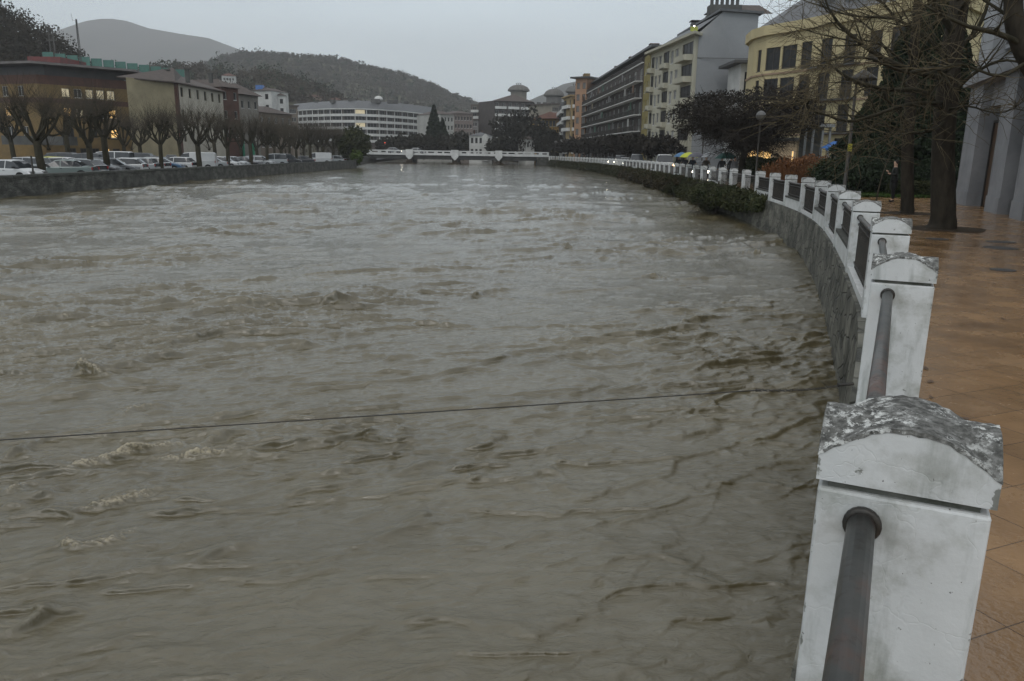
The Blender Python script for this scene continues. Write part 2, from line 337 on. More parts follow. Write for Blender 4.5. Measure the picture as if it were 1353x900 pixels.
# ------------------------------------------------------------------ promenade
tile=bpy.data.materials.new('ochre_wet_paving'); tile.use_nodes=True; nt,b=nodes(tile)
tcn=nt.nodes.new('ShaderNodeTexCoord'); mp=nt.nodes.new('ShaderNodeMapping'); mp.inputs['Rotation'].default_value=(0,0,R(-23.5)); nt.links.new(tcn.outputs['Object'],mp.inputs[0])
mp.inputs['Location'].default_value=(.25,.1,0)
bt=nt.nodes.new('ShaderNodeTexBrick'); bt.offset=0; bt.inputs['Scale'].default_value=1; bt.inputs['Brick Width'].default_value=.45; bt.inputs['Row Height'].default_value=.45; bt.inputs['Mortar Size'].default_value=.0035; bt.inputs['Mortar Smooth'].default_value=.3
bt.inputs['Color1'].default_value=(.25,.15,.072,1); bt.inputs['Color2'].default_value=(.21,.128,.063,1); bt.inputs['Mortar'].default_value=(.08,.052,.032,1)
nt.links.new(mp.outputs[0],bt.inputs['Vector'])
nn=nt.nodes.new('ShaderNodeTexNoise'); nn.inputs['Scale'].default_value=1.4; nn.inputs['Detail'].default_value=8; nn.inputs['Roughness'].default_value=.65; nt.links.new(tcn.outputs['Object'],nn.inputs['Vector'])
rp=nt.nodes.new('ShaderNodeValToRGB'); rp.color_ramp.elements[0].position=.3; rp.color_ramp.elements[0].color=(.74,.72,.70,1); rp.color_ramp.elements[1].position=.68; rp.color_ramp.elements[1].color=(1.15,1.12,1.05,1); nt.links.new(nn.outputs['Fac'],rp.inputs[0])
mm=nt.nodes.new('ShaderNodeMix'); mm.data_type='RGBA'; mm.blend_type='MULTIPLY'; mm.inputs[0].default_value=1; nt.links.new(bt.outputs['Color'],mm.inputs[6]); nt.links.new(rp.outputs[0],mm.inputs[7]); nt.links.new(mm.outputs[2],b.inputs['Base Color'])
rg=nt.nodes.new('ShaderNodeMapRange'); rg.inputs[1].default_value=.35; rg.inputs[2].default_value=.65; rg.inputs[3].default_value=.08; rg.inputs[4].default_value=.36; nt.links.new(nn.outputs['Fac'],rg.inputs[0]); nt.links.new(rg.outputs[0],b.inputs['Roughness'])
wv=nt.nodes.new('ShaderNodeTexNoise'); wv.inputs['Scale'].default_value=32; wv.inputs['Detail'].default_value=4; nt.links.new(mp.outputs[0],wv.inputs['Vector'])
ad=nt.nodes.new('ShaderNodeMath'); ad.operation='MULTIPLY_ADD'; ad.inputs[1].default_value=-1.2; nt.links.new(bt.outputs['Fac'],ad.inputs[0]); nt.links.new(wv.outputs['Fac'],ad.inputs[2])
bp=nt.nodes.new('ShaderNodeBump'); bp.inputs['Strength'].default_value=.3; bp.inputs['Distance'].default_value=.008; nt.links.new(ad.outputs[0],bp.inputs['Height']); nt.links.new(bp.outputs[0],b.inputs['Normal'])
mb=MB()
for i in range(0,len(rail)-1,2):
    a,b_=rail[i],rail[min(i+2,len(rail)-1)]
    if a.y<37: wa=40
    else: wa=2.6
    if b_.y<37.5 : mb.quad(off(a,i,.12),Vector((a.x+30,a.y,0)),Vector((b_.x+30,b_.y,0)),off(b_,i+2,.12))
    else: mb.quad(off(a,i,.12),off(a,i,3.2),off(b_,i+2,3.2),off(b_,i+2,.12))
struct('promenade_pavement',mb,tile)
# garden and road behind the promenade
mb=MB(); mb.quad((rail_x(38)+3.1,37.2,-.02),(90,37.2,-.02),(90,66,-.02),(rail_x(66)+3,66,-.02)); struct('garden_lawn',mb,grass_m)
mb=MB()
for y in range(66,212,8): mb.quad((rail_x(y)+3.1,y,-.12),(90,y,-.12),(90,min(y+8,212),-.12),(rail_x(min(y+8,212))+3.1,min(y+8,212),-.12))
struct('road',mb,asph)
kerb=mat('kerb_stone',(.22,.215,.2),(.16,.155,.15),.6,3)
mb=MB()
for i in range(len(rail)-2):
    if rail[i].y>64:
        a0,a1=off(rail[i],i,3.2),off(rail[i],i,3.38);b0,b1=off(rail[i+1],i+1,3.2),off(rail[i+1],i+1,3.38)
        up_=Vector((0,0,.012));dn=Vector((0,0,-.13)); mb.quad(a0+up_,a1+up_,b1+up_,b0+up_); mb.quad(a1+up_,a1+dn,b1+dn,b1+up_)
struct('kerb',mb,kerb)
# tree pits
pit=mat('tree_pit_soil',(.03,.024,.018),(.05,.035,.02),.95,6)
mb=MB()
for cx,cy,r_ in ((11.42,20.7,.95),(13.29,26.5,.8)):
    mb.poly([(cx+r_*1.2*math.cos(a)*(1+.12*math.sin(3*a)),cy+r_*math.sin(a)*(1+.1*math.cos(5*a)),.005) for a in [2*PI*k/20 for k in range(20)]])
struct('tree_pit',mb,pit)
man=mat('manhole_iron',(.03,.03,.032),(.05,.045,.04),.4,20,bump=.5)
for k,(px,py,w_,lab) in enumerate([(1322,320,.30,'dark round manhole cover on the wet ochre paving, farthest of the covers on the right'),(1322,328,.33,'wide dark manhole cover lying just before the farthest one on the wet paving'),(1325,357,.2,'small dark cover in the wet ochre paving, nearest to the camera'),(1238,316,.25,'small dark drain cover in front of the thick tree trunk')]):
    c_=G(px,py,0); mb=MB(); mb.lathe([(w_,.002),(w_,.008),(w_*.9,.011),(w_*.88,.007)],ns=24)
    tag(link('manhole_cover',mb.mesh('manhole_cover',man),None,(c_.x,c_.y,0)),lab,'manhole cover','covers in the promenade paving')
# ------------------------------------------------------------------ EMBANKMENT WALLS
def stone_mat(name,c1,c2,mort,sc):
    m=bpy.data.materials.new(name); m.use_nodes=True; nt,b=nodes(m); b.inputs['Roughness'].default_value=.65
    tcn=nt.nodes.new('ShaderNodeTexCoord')
    v=nt.nodes.new('ShaderNodeTexVoronoi'); v.feature='DISTANCE_TO_EDGE'; v.inputs['Scale'].default_value=sc
    vc=nt.nodes.new('ShaderNodeTexVoronoi'); vc.inputs['Scale'].default_value=sc
    mp=nt.nodes.new('ShaderNodeMapping'); mp.inputs['Scale'].default_value=(1,1,2.4); nt.links.new(tcn.outputs['Object'],mp.inputs[0])
    nz=nt.nodes.new('ShaderNodeTexNoise'); nz.inputs['Scale'].default_value=2; nz.inputs['Detail'].default_value=7; nz.inputs['Roughness'].default_value=.7; nt.links.new(tcn.outputs['Object'],nz.inputs['Vector'])
    mpx=nt.nodes.new('ShaderNodeMix'); mpx.data_type='VECTOR' if False else 'RGBA'; mpx.inputs[0].default_value=.12
    nt.links.new(mp.outputs[0],mpx.inputs[6]); nt.links.new(nz.outputs['Color'],mpx.inputs[7])
    nt.links.new(mpx.outputs[2],v.inputs['Vector']); nt.links.new(mpx.outputs[2],vc.inputs['Vector'])
    r1=nt.nodes.new('ShaderNodeValToRGB'); r1.color_ramp.elements[0].position=.0; r1.color_ramp.elements[1].position=.07; r1.color_ramp.elements[0].color=(*mort,1); r1.color_ramp.elements[1].color=(1,1,1,1)
    nt.links.new(v.outputs['Distance'],r1.inputs[0])
    mc=nt.nodes.new('ShaderNodeMix'); mc.data_type='RGBA'; mc.inputs[6].default_value=(*c1,1); mc.inputs[7].default_value=(*c2,1); nt.links.new(vc.outputs['Color'],mc.inputs[0])
    mk=nt.nodes.new('ShaderNodeMix'); mk.data_type='RGBA'; mk.blend_type='MULTIPLY'; mk.inputs[0].default_value=1; nt.links.new(mc.outputs[2],mk.inputs[6]); nt.links.new(r1.outputs[0],mk.inputs[7])
    st=nt.nodes.new('ShaderNodeTexNoise'); st.inputs['Scale'].default_value=1.2; st.inputs['Detail'].default_value=5
    mp2=nt.nodes.new('ShaderNodeMapping'); mp2.inputs['Scale'].default_value=(1,1,1.5); nt.links.new(tcn.outputs['Object'],mp2.inputs[0]); nt.links.new(mp2.outputs[0],st.inputs['Vector'])
    r2=nt.nodes.new('ShaderNodeValToRGB'); r2.color_ramp.elements[0].position=.38; r2.color_ramp.elements[1].position=.66; r2.color_ramp.elements[0].color=(.33,.34,.28,1); r2.color_ramp.elements[1].color=(1.5,1.5,1.45,1); nt.links.new(st.outputs['Fac'],r2.inputs[0])
    ml=nt.nodes.new('ShaderNodeMix'); ml.data_type='RGBA'; ml.blend_type='MULTIPLY'; ml.inputs[0].default_value=1; nt.links.new(mk.outputs[2],ml.inputs[6]); nt.links.new(r2.outputs[0],ml.inputs[7]); nt.links.new(ml.outputs[2],b.inputs['Base Color'])
    bp=nt.nodes.new('ShaderNodeBump'); bp.inputs['Strength'].default_value=1; bp.inputs['Distance'].default_value=.07; nt.links.new(r1.outputs[0],bp.inputs['Height']); nt.links.new(bp.outputs[0],b.inputs['Normal'])
    return m
wst=stone_mat('wall_stone',(.085,.083,.068),(.135,.13,.11),(.5,.5,.46),2.0)
wst2=stone_mat('dark_wall_stone',(.05,.052,.046),(.085,.083,.075),(.5,.5,.5),2.4)
cap_m=mat('wall_coping',(.10,.10,.095),(.055,.06,.05),.7,1.5,bump=.3)
mb=MB(); rr_=[p for p in rail]
for i in range(len(rail)-1):
    a,b_=rail[i],rail[i+1]
    o0,o1=off(a,i,-.24),off(b_,i+1,-.24)
    mb.quad(o0+Vector((-.1,0,-2.5)),o1+Vector((-.1,0,-2.5)),o1,o0)
    mb.quad(o0,o1,off(b_,i+1,.13),off(a,i,.13))
t=tag(link('embankment_wall',mb.mesh('embankment_wall',wst)),'grey rubble stone river wall under the white posts on the right bank','wall')
t=thing('river_wall','long dark stained stone wall between the river and the car park','wall',(-30.6,48,LZ))
mb=MB()
for (a,b_) in zip(LEFT[:4],LEFT[1:4]):
    n=max(1,int((b_[1]-a[1])/4))
    for k in range(n):
        y0=a[1]+(b_[1]-a[1])*k/n;y1=a[1]+(b_[1]-a[1])*(k+1)/n;x0=left_x(y0);x1=left_x(y1)
        mb.quad((x0+.2,y0,-2.5),(x1+.2,y1,-2.5),(x1,y1,-.13),(x0,y0,-.13)); mb.quad((x1-.55,y1,-.7),(x0-.55,y0,-.7),(x0-.55,y0,-.13),(x1-.55,y1,-.13))
mb.quad((left_x(146)-.55,146,-2.5),(left_x(146)+.2,146,-2.5),(left_x(146),146,-.13),(left_x(146)-.55,146,-.13))
wpart('wall_face',mb,wst2,t)
mb=MB()
for (a,b_) in zip(LEFT[:4],LEFT[1:4]):
    n=max(1,int((b_[1]-a[1])/3))
    for k in range(n):
        y0=a[1]+(b_[1]-a[1])*k/n;y1=a[1]+(b_[1]-a[1])*(k+1)/n-.02;x0=left_x(y0)
        M=Matrix.Identity(4); mb.box(x0-.6,x0+.06,y0,y1,-.128,.02+.008*math.sin(k*2.3))
wpart('coping',mb,cap_m,t)
t=tag(link('quay_wall',(lambda m_:([m_.quad((left_x(y)+.1,y,-2.5),(left_x(y+6)+.1,y+6,-2.5),(left_x(y+6),y+6,.1),(left_x(y),y,.1)) for y in range(146,208,6)],[m_.box(left_x(y)-.5,left_x(y)+.05,y,y+6,.1,.25) for y in range(146,206,6)],m_)[2])(MB()).mesh('quay_wall',wst2)),'dark set back quay wall between the car park wall and the bridge','wall')
# ------------------------------------------------------------------ BALUSTRADE
wp=bpy.data.materials.new('white_painted_concrete'); wp.use_nodes=True; nt,b=nodes(wp); b.inputs['Roughness'].default_value=.45
tcn=nt.nodes.new('ShaderNodeTexCoord')
oi=nt.nodes.new('ShaderNodeObjectInfo')
va=nt.nodes.new('ShaderNodeVectorMath'); va.operation='MULTIPLY_ADD'; va.inputs[1].default_value=(1,1,1)
cx_=nt.nodes.new('ShaderNodeCombineXYZ'); ml_=nt.nodes.new('ShaderNodeMath'); ml_.operation='MULTIPLY'; ml_.inputs[1].default_value=37; nt.links.new(oi.outputs['Random'],ml_.inputs[0]); nt.links.new(ml_.outputs[0],cx_.inputs[0])
nt.links.new(tcn.outputs['Object'],va.inputs[0]); nt.links.new(cx_.outputs[0],va.inputs[2])
def nz(scale,detail,st=None,src=None):
    n=nt.nodes.new('ShaderNodeTexNoise'); n.inputs['Scale'].default_value=scale; n.inputs['Detail'].default_value=detail; n.inputs['Roughness'].default_value=.65
    mpp=nt.nodes.new('ShaderNodeMapping'); mpp.inputs['Scale'].default_value=st or (1,1,1); nt.links.new(va.outputs[0],mpp.inputs[0]); nt.links.new(mpp.outputs[0],n.inputs['Vector']); return n
def ramp(n,ps):
    r=nt.nodes.new('ShaderNodeValToRGB'); el=r.color_ramp.elements; el[0].position=ps[0][0]; el[0].color=(*ps[0][1],1); el[1].position=ps[1][0]; el[1].color=(*ps[1][1],1)
    for p_,c_ in ps[2:]: q_=el.new(p_); q_.color=(*c_,1)
    nt.links.new(n,r.inputs[0]); return r
def mulc(a,b_):
    m_=nt.nodes.new('ShaderNodeMix'); m_.data_type='RGBA'; m_.blend_type='MULTIPLY'; m_.inputs[0].default_value=1; nt.links.new(a,m_.inputs[6]); nt.links.new(b_,m_.inputs[7]); return m_.outputs[2]
base=ramp(nz(2.5,8).outputs['Fac'],[(.3,(.50,.515,.515)),(.7,(.62,.635,.635))])
strk=ramp(nz(7,6,(1,1,.16)).outputs['Fac'],[(.34,(.66,.67,.65)),(.47,(1,1,1))])
spots=ramp(nz(46,3).outputs['Fac'],[(.275,(.16,.15,.14)),(.305,(1,1,1))])
chip=ramp(nz(5.5,9,(1,1,1.4)).outputs['Fac'],[(.245,(.30,.30,.28)),(.275,(1,1,1))])
col=mulc(mulc(mulc(base.outputs[0],strk.outputs[0]),spots.outputs[0]),chip.outputs[0])
# pointiness: dirty worn edges
sp_=nt.nodes.new('ShaderNodeSeparateXYZ'); nt.links.new(tcn.outputs['Object'],sp_.inputs[0])
def mth(op,x,y=None):
    m_=nt.nodes.new('ShaderNodeMath'); m_.operation=op
    for i_,v_ in enumerate((x,y)):
        if v_ is None: continue
        if isinstance(v_,(int,float)): m_.inputs[i_].default_value=v_
        else: nt.links.new(v_,m_.inputs[i_])
    return m_.outputs[0]
ed_=mth('MINIMUM',mth('DIVIDE',mth('ABSOLUTE',sp_.outputs[0]),.1985),mth('DIVIDE',mth('ABSOLUTE',sp_.outputs[1]),.151))
em=nt.nodes.new('ShaderNodeMapRange'); em.inputs[1].default_value=.93; em.inputs[2].default_value=1.0; nt.links.new(ed_,em.inputs[0])
wearn=mth('ADD',nz(17,9).outputs['Fac'],mth('MULTIPLY',em.outputs[0],.16))
pr=ramp(wearn,[(.675,(1,1,1)),(.70,(.36,.36,.33))]); col=mulc(col,pr.outputs[0])
low=nt.nodes.new('ShaderNodeMapRange'); low.inputs[1].default_value=.55; low.inputs[2].default_value=-.05; nt.links.new(sp_.outputs[2],low.inputs[0])
low_tone=ramp(mth('ADD',nz(4,8).outputs['Fac'],mth('MULTIPLY',low.outputs[0],.17)),[(.52,(1,1,1)),(.72,(.55,.55,.50))]); col=mulc(col,low_tone.outputs[0])  # posts turn patchily greyer towards the bottom
nt.links.new(col,b.inputs['Base Color'])
crk=nt.nodes.new('ShaderNodeTexVoronoi'); crk.feature='DISTANCE_TO_EDGE'; crk.inputs['Scale'].default_value=5; dn=nz(3,4); ddm=nt.nodes.new('ShaderNodeMix'); ddm.data_type='RGBA'; ddm.inputs[0].default_value=.45; nt.links.new(va.outputs[0],ddm.inputs[6]); nt.links.new(dn.outputs['Color'],ddm.inputs[7]); nt.links.new(ddm.outputs[2],crk.inputs['Vector'])
ck=nt.nodes.new('ShaderNodeMapRange'); ck.inputs[2].default_value=.02; nt.links.new(crk.outputs['Distance'],ck.inputs[0])
big=nz(9,7); adm=nt.nodes.new('ShaderNodeMath'); adm.operation='MULTIPLY_ADD'; adm.inputs[1].default_value=.12; nt.links.new(ck.outputs[0],adm.inputs[0]); nt.links.new(big.outputs['Fac'],adm.inputs[2])
bp=nt.nodes.new('ShaderNodeBump'); bp.inputs['Strength'].default_value=.35; bp.inputs['Distance'].default_value=.012; nt.links.new(adm.outputs[0],bp.inputs['Height']); nt.links.new(bp.outputs[0],b.inputs['Normal'])
wp2=mat('white_painted_parapet',(.62,.63,.62),(.42,.42,.40),.5,2.2,bump=.2,thr=(.4,.75))
# lichen crusted top
lc=bpy.data.materials.new('lichen_crusted_top'); lc.use_nodes=True; nt,b=nodes(lc); b.inputs['Roughness'].default_value=.8
tcn=nt.nodes.new('ShaderNodeTexCoord'); va=nt.nodes.new('ShaderNodeVectorMath'); va.operation='MULTIPLY_ADD'; va.inputs[1].default_value=(1,1,1); oi=nt.nodes.new('ShaderNodeObjectInfo'); cx_=nt.nodes.new('ShaderNodeCombineXYZ'); ml_=nt.nodes.new('ShaderNodeMath'); ml_.operation='MULTIPLY'; ml_.inputs[1].default_value=37; nt.links.new(oi.outputs['Random'],ml_.inputs[0]); nt.links.new(ml_.outputs[0],cx_.inputs[0]); nt.links.new(tcn.outputs['Object'],va.inputs[0]); nt.links.new(cx_.outputs[0],va.inputs[2])
dark=ramp(nz(38,9).outputs['Fac'],[(.36,(.03,.03,.027)),(.5,(.10,.10,.092)),(.64,(.20,.20,.19))])
wn=nz(29,12); wn.inputs['Roughness'].default_value=.8
wf=ramp(wn.outputs['Fac'],[(.515,(0,0,0)),(.55,(1,1,1))])
bn=nz(7,5); wb=ramp(bn.outputs['Fac'],[(.43,(.0,.0,.0)),(.56,(1,1,1))])
wfm=mulc(wf.outputs[0],wb.outputs[0])
mxl=nt.nodes.new('ShaderNodeMix'); mxl.data_type='RGBA'; mxl.inputs[7].default_value=(.56,.57,.55,1); nt.links.new(wfm,mxl.inputs[0]); nt.links.new(dark.outputs[0],mxl.inputs[6]); nt.links.new(mxl.outputs[2],b.inputs['Base Color'])
bp=nt.nodes.new('ShaderNodeBump'); bp.inputs['Strength'].default_value=1; bp.inputs['Distance'].default_value=.012; nt.links.new(nz(30,6).outputs['Fac'],bp.inputs['Height']); nt.links.new(bp.outputs[0],b.inputs['Normal'])
PWD,PDP=.395,.30   # post width across, depth along the rail
def bev(me,w=.006,seg=2):
    import bmesh
    bm=bmesh.new(); bm.from_mesh(me); bmesh.ops.remove_doubles(bm,verts=bm.verts,dist=1e-5)
    es=[e for e in bm.edges if len(e.link_faces)==2 and e.calc_face_angle(0)>.6]
    bmesh.ops.bevel(bm,geom=es,offset=w,segments=seg,affect='EDGES',profile=.5); bm.to_mesh(me); bm.free(); me.update(); return me
def post_mesh():
    mb=MB(); mb.box(-PWD/2,PWD/2,-PDP/2,PDP/2,-.02,.962); me=bev(mb.mesh('post',wp),.009)
    # chipped arrises: fine displaced surface
    return me
def cap_meshes():
    n=24; w,d=PWD/2+.006,PDP/2+.006; mb=MB(); top=MB(); zb,ze=.985,1.058
    def hz(u,v): 
        base_=max(.095*(1-u*u),.095*(1-v*v)*.92); return ze+base_+.002*math.sin(u*31+v*17)
    g=[[(u*w,v*d,hz(u,v)) for u in [2*i/n-1 for i in range(n+1)]] for v in [2*j/n-1 for j in range(n+1)]]
    for j in range(n):
        for i in range(n): top.quad(g[j][i],g[j][i+1],g[j+1][i+1],g[j+1][i])
    bot=lambda p:(p[0],p[1],zb)
    for i in range(n):
        e1,e2=g[0][i],g[0][i+1]; mb.quad(bot(e1),bot(e2),e2,e1)
        e1,e2=g[n][i+1],g[n][i]; mb.quad(bot(e1),bot(e2),e2,e1)
        e1,e2=g[i+1][0],g[i][0]; mb.quad(bot(e1),bot(e2),e2,e1)
        e1,e2=g[i][n],g[i+1][n]; mb.quad(bot(e1),bot(e2),e2,e1)
    mb.quad((-w,d,zb),(w,d,zb),(w,-d,zb),(-w,-d,zb))
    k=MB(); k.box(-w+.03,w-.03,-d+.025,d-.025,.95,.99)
    # crust edge overlapping the sides slightly
    import bmesh
    me=mb.mesh('cap',wp); me2=top.mesh('lichen_top',lc)
    for m_ in (me,me2):
        bm=bmesh.new(); bm.from_mesh(m_); bmesh.ops.remove_doubles(bm,verts=bm.verts,dist=1e-5)
        if m_ is me2:
            es=[e_ for e_ in bm.edges if len(e_.link_faces)==1]
            r_=bmesh.ops.extrude_edge_only(bm,edges=es); vs=[v_ for v_ in r_['geom'] if isinstance(v_,bmesh.types.BMVert)]
            for v_ in vs:
                v_.co.z-=.008+.005*abs(math.sin(v_.co.x*23+v_.co.y*31)); v_.co.x*=1.012; v_.co.y*=1.012
        bm.to_mesh(m_); bm.free()
    kd=mat('dark_joint',(.16,.16,.145),(.08,.085,.07),.9,12)  # darker grey for the recessed neck between post and cap
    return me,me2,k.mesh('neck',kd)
pm=post_mesh(); cm,lm,km=cap_meshes()
pipe_m=bpy.data.materials.new('weathered_pipe'); pipe_m.use_nodes=True; nt,b=nodes(pipe_m); b.inputs['Roughness'].default_value=.38; b.inputs['Metallic'].default_value=.1
tcn=nt.nodes.new('ShaderNodeTexCoord'); va=nt.nodes.new('ShaderNodeVectorMath'); va.operation='ADD'; va.inputs[1].default_value=(0,0,0); nt.links.new(tcn.outputs['Object'],va.inputs[0])
c1=ramp(nz(5,8).outputs['Fac'],[(.3,(.028,.034,.033)),(.5,(.07,.07,.066)),(.62,(.10,.062,.05)),(.72,(.13,.125,.12))])
c2=ramp(nz(28,5,(1,1,1)).outputs['Fac'],[(.34,(.5,.42,.38)),(.46,(1,1,1))]); nt.links.new(mulc(c1.outputs[0],c2.outputs[0]),b.inputs['Base Color'])
bp=nt.nodes.new('ShaderNodeBump'); bp.inputs['Strength'].default_value=.3; bp.inputs['Distance'].default_value=.004; nt.links.new(nz(40,5).outputs['Fac'],bp.inputs['Height']); nt.links.new(bp.outputs[0],b.inputs['Normal'])
bal=thing('riverside_balustrade','white riverside balustrade with arched caps and pipe rail along the right bank promenade','balustrade',(1.05,1.93,0))
BI=inv(bal)
# post positions: uniform arclength through the measured near ones
arc=[0]; 
for a,b_ in zip(rail,rail[1:]): arc.append(arc[-1]+(b_-a).length)
i0=min(range(len(rail)),key=lambda i:(rail[i]-Vector((1.05,1.93,0))).length)
def at_arc(s):
    s=max(0,min(arc[-1]-1e-3,s)); 
    import bisect
    i=bisect.bisect_right(arc,s)-1; f=(s-arc[i])/(arc[i+1]-arc[i]); p=rail[i].lerp(rail[i+1],f); t_=(rail[i+1]-rail[i]).normalized(); return p,t_
posts=[]; s_=arc[i0]-3.83*2
while s_<arc[-1]-1:
    posts.append(at_arc(s_)); s_+=3.83 if len(posts)<8 else 3.45
coll=MB(); coll.lathe([(.036,0),(.046,.003),(.047,.016),(.042,.022),(.036,.022)],ns=20,M=Matrix.Rotation(PI/2,4,'X')); collm=coll.mesh('collar',iron,True)
cop_d=mat('dark_coping',(.06,.06,.055),(.10,.10,.09),.8,4,bump=.3)
PIPEX=-.082
for k,(p,t_) in enumerate(posts):
    rz=math.atan2(t_.y,t_.x)-PI/2
    if k==2: rz=R(-25.5)
    o=link('post',pm,bal,BI@Vector((p.x,p.y,0)),rz)
    c_=link('cap',cm,o); link('lichen_top',lm,o) if p.y<60 else None; link('neck',km,o)
    if k<2: pass
    if 1<=k<10:
        q=link('collar',collm,o,(PIPEX,-PDP/2,.885)); 
        if k>=1: q2=link('collar',collm,o,(PIPEX,PDP/2,.885),PI)
    if k+1<len(posts):
        q,t2=posts[k+1]; 
        n1=Vector((t_.y,-t_.x,0)); n2=Vector((t2.y,-t2.x,0))
        A=p+n1*PIPEX+t_*PDP/2; B=q+n2*PIPEX-t2*PDP/2
        mb=MB(); rr2=.034 if k<10 else .03
        mb.tube([A+Vector((0,0,.885)),A.lerp(B,.5)+Vector((0,0,.882)),B+Vector((0,0,.885))],rr2,16 if k<8 else 6)
        wpart('handrail',mb,pipe_m,bal,smooth=True)
        if k>=4 and p.y<110:
            solid=(k%2==1) if p.y<40 else (k%5==0)
            d_=(B-A).normalized(); L=(B-A).length; nn_=Vector((d_.y,-d_.x,0)); M=Matrix(((d_.x,nn_.x,0,A.x),(d_.y,nn_.y,0,A.y),(0,0,1,0),(0,0,0,1)))
            if solid:
                mb=MB(); mb.box(0,L,-.09,.13,-.05,.33,M); wpart('parapet',mb,wp2,bal); mb=MB(); mb.box(0,L,-.11,.15,.332,.39,M); wpart('parapet_coping',mb,cop_d,bal); zb=.39
            else:
                mb=MB(); mb.box(0,L,-.09,.13,-.05,.10,M); wpart('parapet',mb,wp2,bal); zb=.10
            mb=MB(); nb=max(6,int(L/(.13 if p.y<36 else .24)))
            for j in range(1,nb): 
                x_=L*j/nb; mb.box(x_-.011,x_+.011,-.011,.011,zb,.86,M)
            mb.box(0,L,-.02,.02,zb+.06,zb+.09,M); mb.box(0,L,-.02,.02,.77,.795,M)
            wpart('iron_panel',mb,iron,bal)
        elif p.y>=110:
            d_=(B-A).normalized(); L=(B-A).length; nn_=Vector((d_.y,-d_.x,0)); M=Matrix(((d_.x,nn_.x,0,A.x),(d_.y,nn_.y,0,A.y),(0,0,1,0),(0,0,0,1)))
            mb=MB(); mb.box(0,L,-.09,.13,-.05,.22,M); mb.box(0,L,-.05,.09,.86,.98,M); wpart('parapet',mb,wp2,bal)
# ------------------------------------------------------------------ WIRE AND CHAIN
anchor=Vector((2.44,5.33,.22)); far=Vector((-30.55,-.1,-.5))
t=thing('steel_cable','thin rusty steel cable stretched low over the river to the second white post','cable',anchor)
N=40; e1=anchor.lerp(far,.0); cs=P(995,523,5.3-.0)
dv=(far-anchor); kk=((cs.x-anchor.x)/dv.x)
pts=[]
for i in range(N+1):
    f=kk+(1-kk)*i/N; p=anchor+dv*f; p.z-=.32*f*(1-f); pts.append(p)
mb=MB(); mb.tube(pts,.0045,6); wpart('wire',mb,iron,t)
c0=anchor; c1_=pts[0]; nl=int((c1_-c0).length/.022); 
mb=MB(); d_=(c1_-c0).normalized(); s1=d_.cross(Vector((0,0,1))).normalized(); s2=s1.cross(d_)
for i in range(nl):
    cc=c0.lerp(c1_,(i+.5)/nl); cc.z-=.02*math.sin(PI*(i+.5)/nl); e_=s1 if i%2 else s2
    mb.tube([cc+d_*(.015*math.cos(a))+e_*(.0075*math.sin(a)) for a in [2*PI*q/8 for q in range(9)]],.0032,4,cap=False)
wpart('chain',mb,iron,t)
mb=MB(); mb.tube([c1_+d_*.012,c1_-d_*.02],.011,8); wpart('cable_clamp',mb,iron,t); mb=MB(); mb.tube([c0-d_*.02,c0+d_*.1],.012,8); wpart('shackle',mb,iron,t)
# ------------------------------------------------------------------ BRIDGE
bw=mat('bridge_white_paint',(.60,.61,.60),(.45,.46,.45),.6,.6)
bd=mat('bridge_dark_beam',(.07,.07,.066),(.04,.042,.04),.8,.8)
rubble=mat('driftwood_debris',(.04,.032,.024),(.07,.055,.04),.9,3,bump=.5)
BY=212; bx0,bx1=X(487,BY),rail_x(212)+.3
t=thing('river_bridge','low white beam bridge with pierced parapet crossing the river in the distance','bridge',(-15,BY,WZ))
mb=MB(); mb.box(bx0,bx1,BY+.3,BY+9,1.0,1.2); wpart('deck',mb,asph,t)
mb=MB(); mb.box(bx0-2,bx1,BY+.3,BY+1,-.25,1.0); mb.box(bx0-2,bx1,BY+8,BY+8.7,-.25,1.0); wpart('girder',mb,bd,t)
mb=MB(); mb.box(bx0-4,bx1,BY-.1,BY+.3,.84,1.27); mb.box(bx0-4,bx1,BY-.12,BY+.25,1.8,2.1)
x_=bx0-4
while x_<bx1: mb.box(x_,x_+(.55 if int(x_)%3 else .95),BY-.08,BY+.2,1.27,1.8); x_+=2.15
mb.box(bx0-4,bx1,BY+8.9,BY+9.2,1.2,1.45)
wpart('parapet',mb,bw,t)
for px in (541,601,659):
    cx=X(px,BY-.5); mb=MB()
    f=[(-.95,2.3),(.95,2.3),(.95,.55),(.35,-.1),(.0,-.45),(-.35,-.1),(-.95,.55)]
    y0=BY-.9
    mb.poly([(cx+a,y0,b_) for a,b_ in reversed(f)]); mb.poly([(cx+a,BY-.15,b_) for a,b_ in f])
    for (a,b_),(c_,d_) in zip(f,f[1:]+f[:1]): mb.quad((cx+a,y0,b_),(cx+c_,y0,d_),(cx+c_,BY-.15,d_),(cx+a,BY-.15,b_))
    pr_=wpart('pier_head',mb,bw,t)
    mb=MB(); mb.box(cx-.8,cx+.8,BY-.12,BY+8.5,-3,.7); wpart('pier',mb,bd,t)
    mb=MB()
    for k in range(34):
        a=random.random()*2*PI; r_=random.random()*1.5; q=Vector((cx+r_*math.cos(a),BY-1+.5*math.sin(a),WZ-.1+random.random()*.7*(1.6-r_)))
        dd=Vector((random.uniform(-1,1),random.uniform(-.4,.4),random.uniform(-.3,.5)))*.8; mb.tube([q-dd,q,q+dd],[.1,.22,.08],5)
    tag(link('driftwood_pile',mb.mesh('driftwood_pile',rubble)),{541:'dark driftwood caught at the foot of the leftmost bridge pier',601:'dark driftwood caught at the foot of the middle bridge pier',659:'dark driftwood caught at the foot of the rightmost bridge pier'}[px],'driftwood','driftwood against the bridge piers')
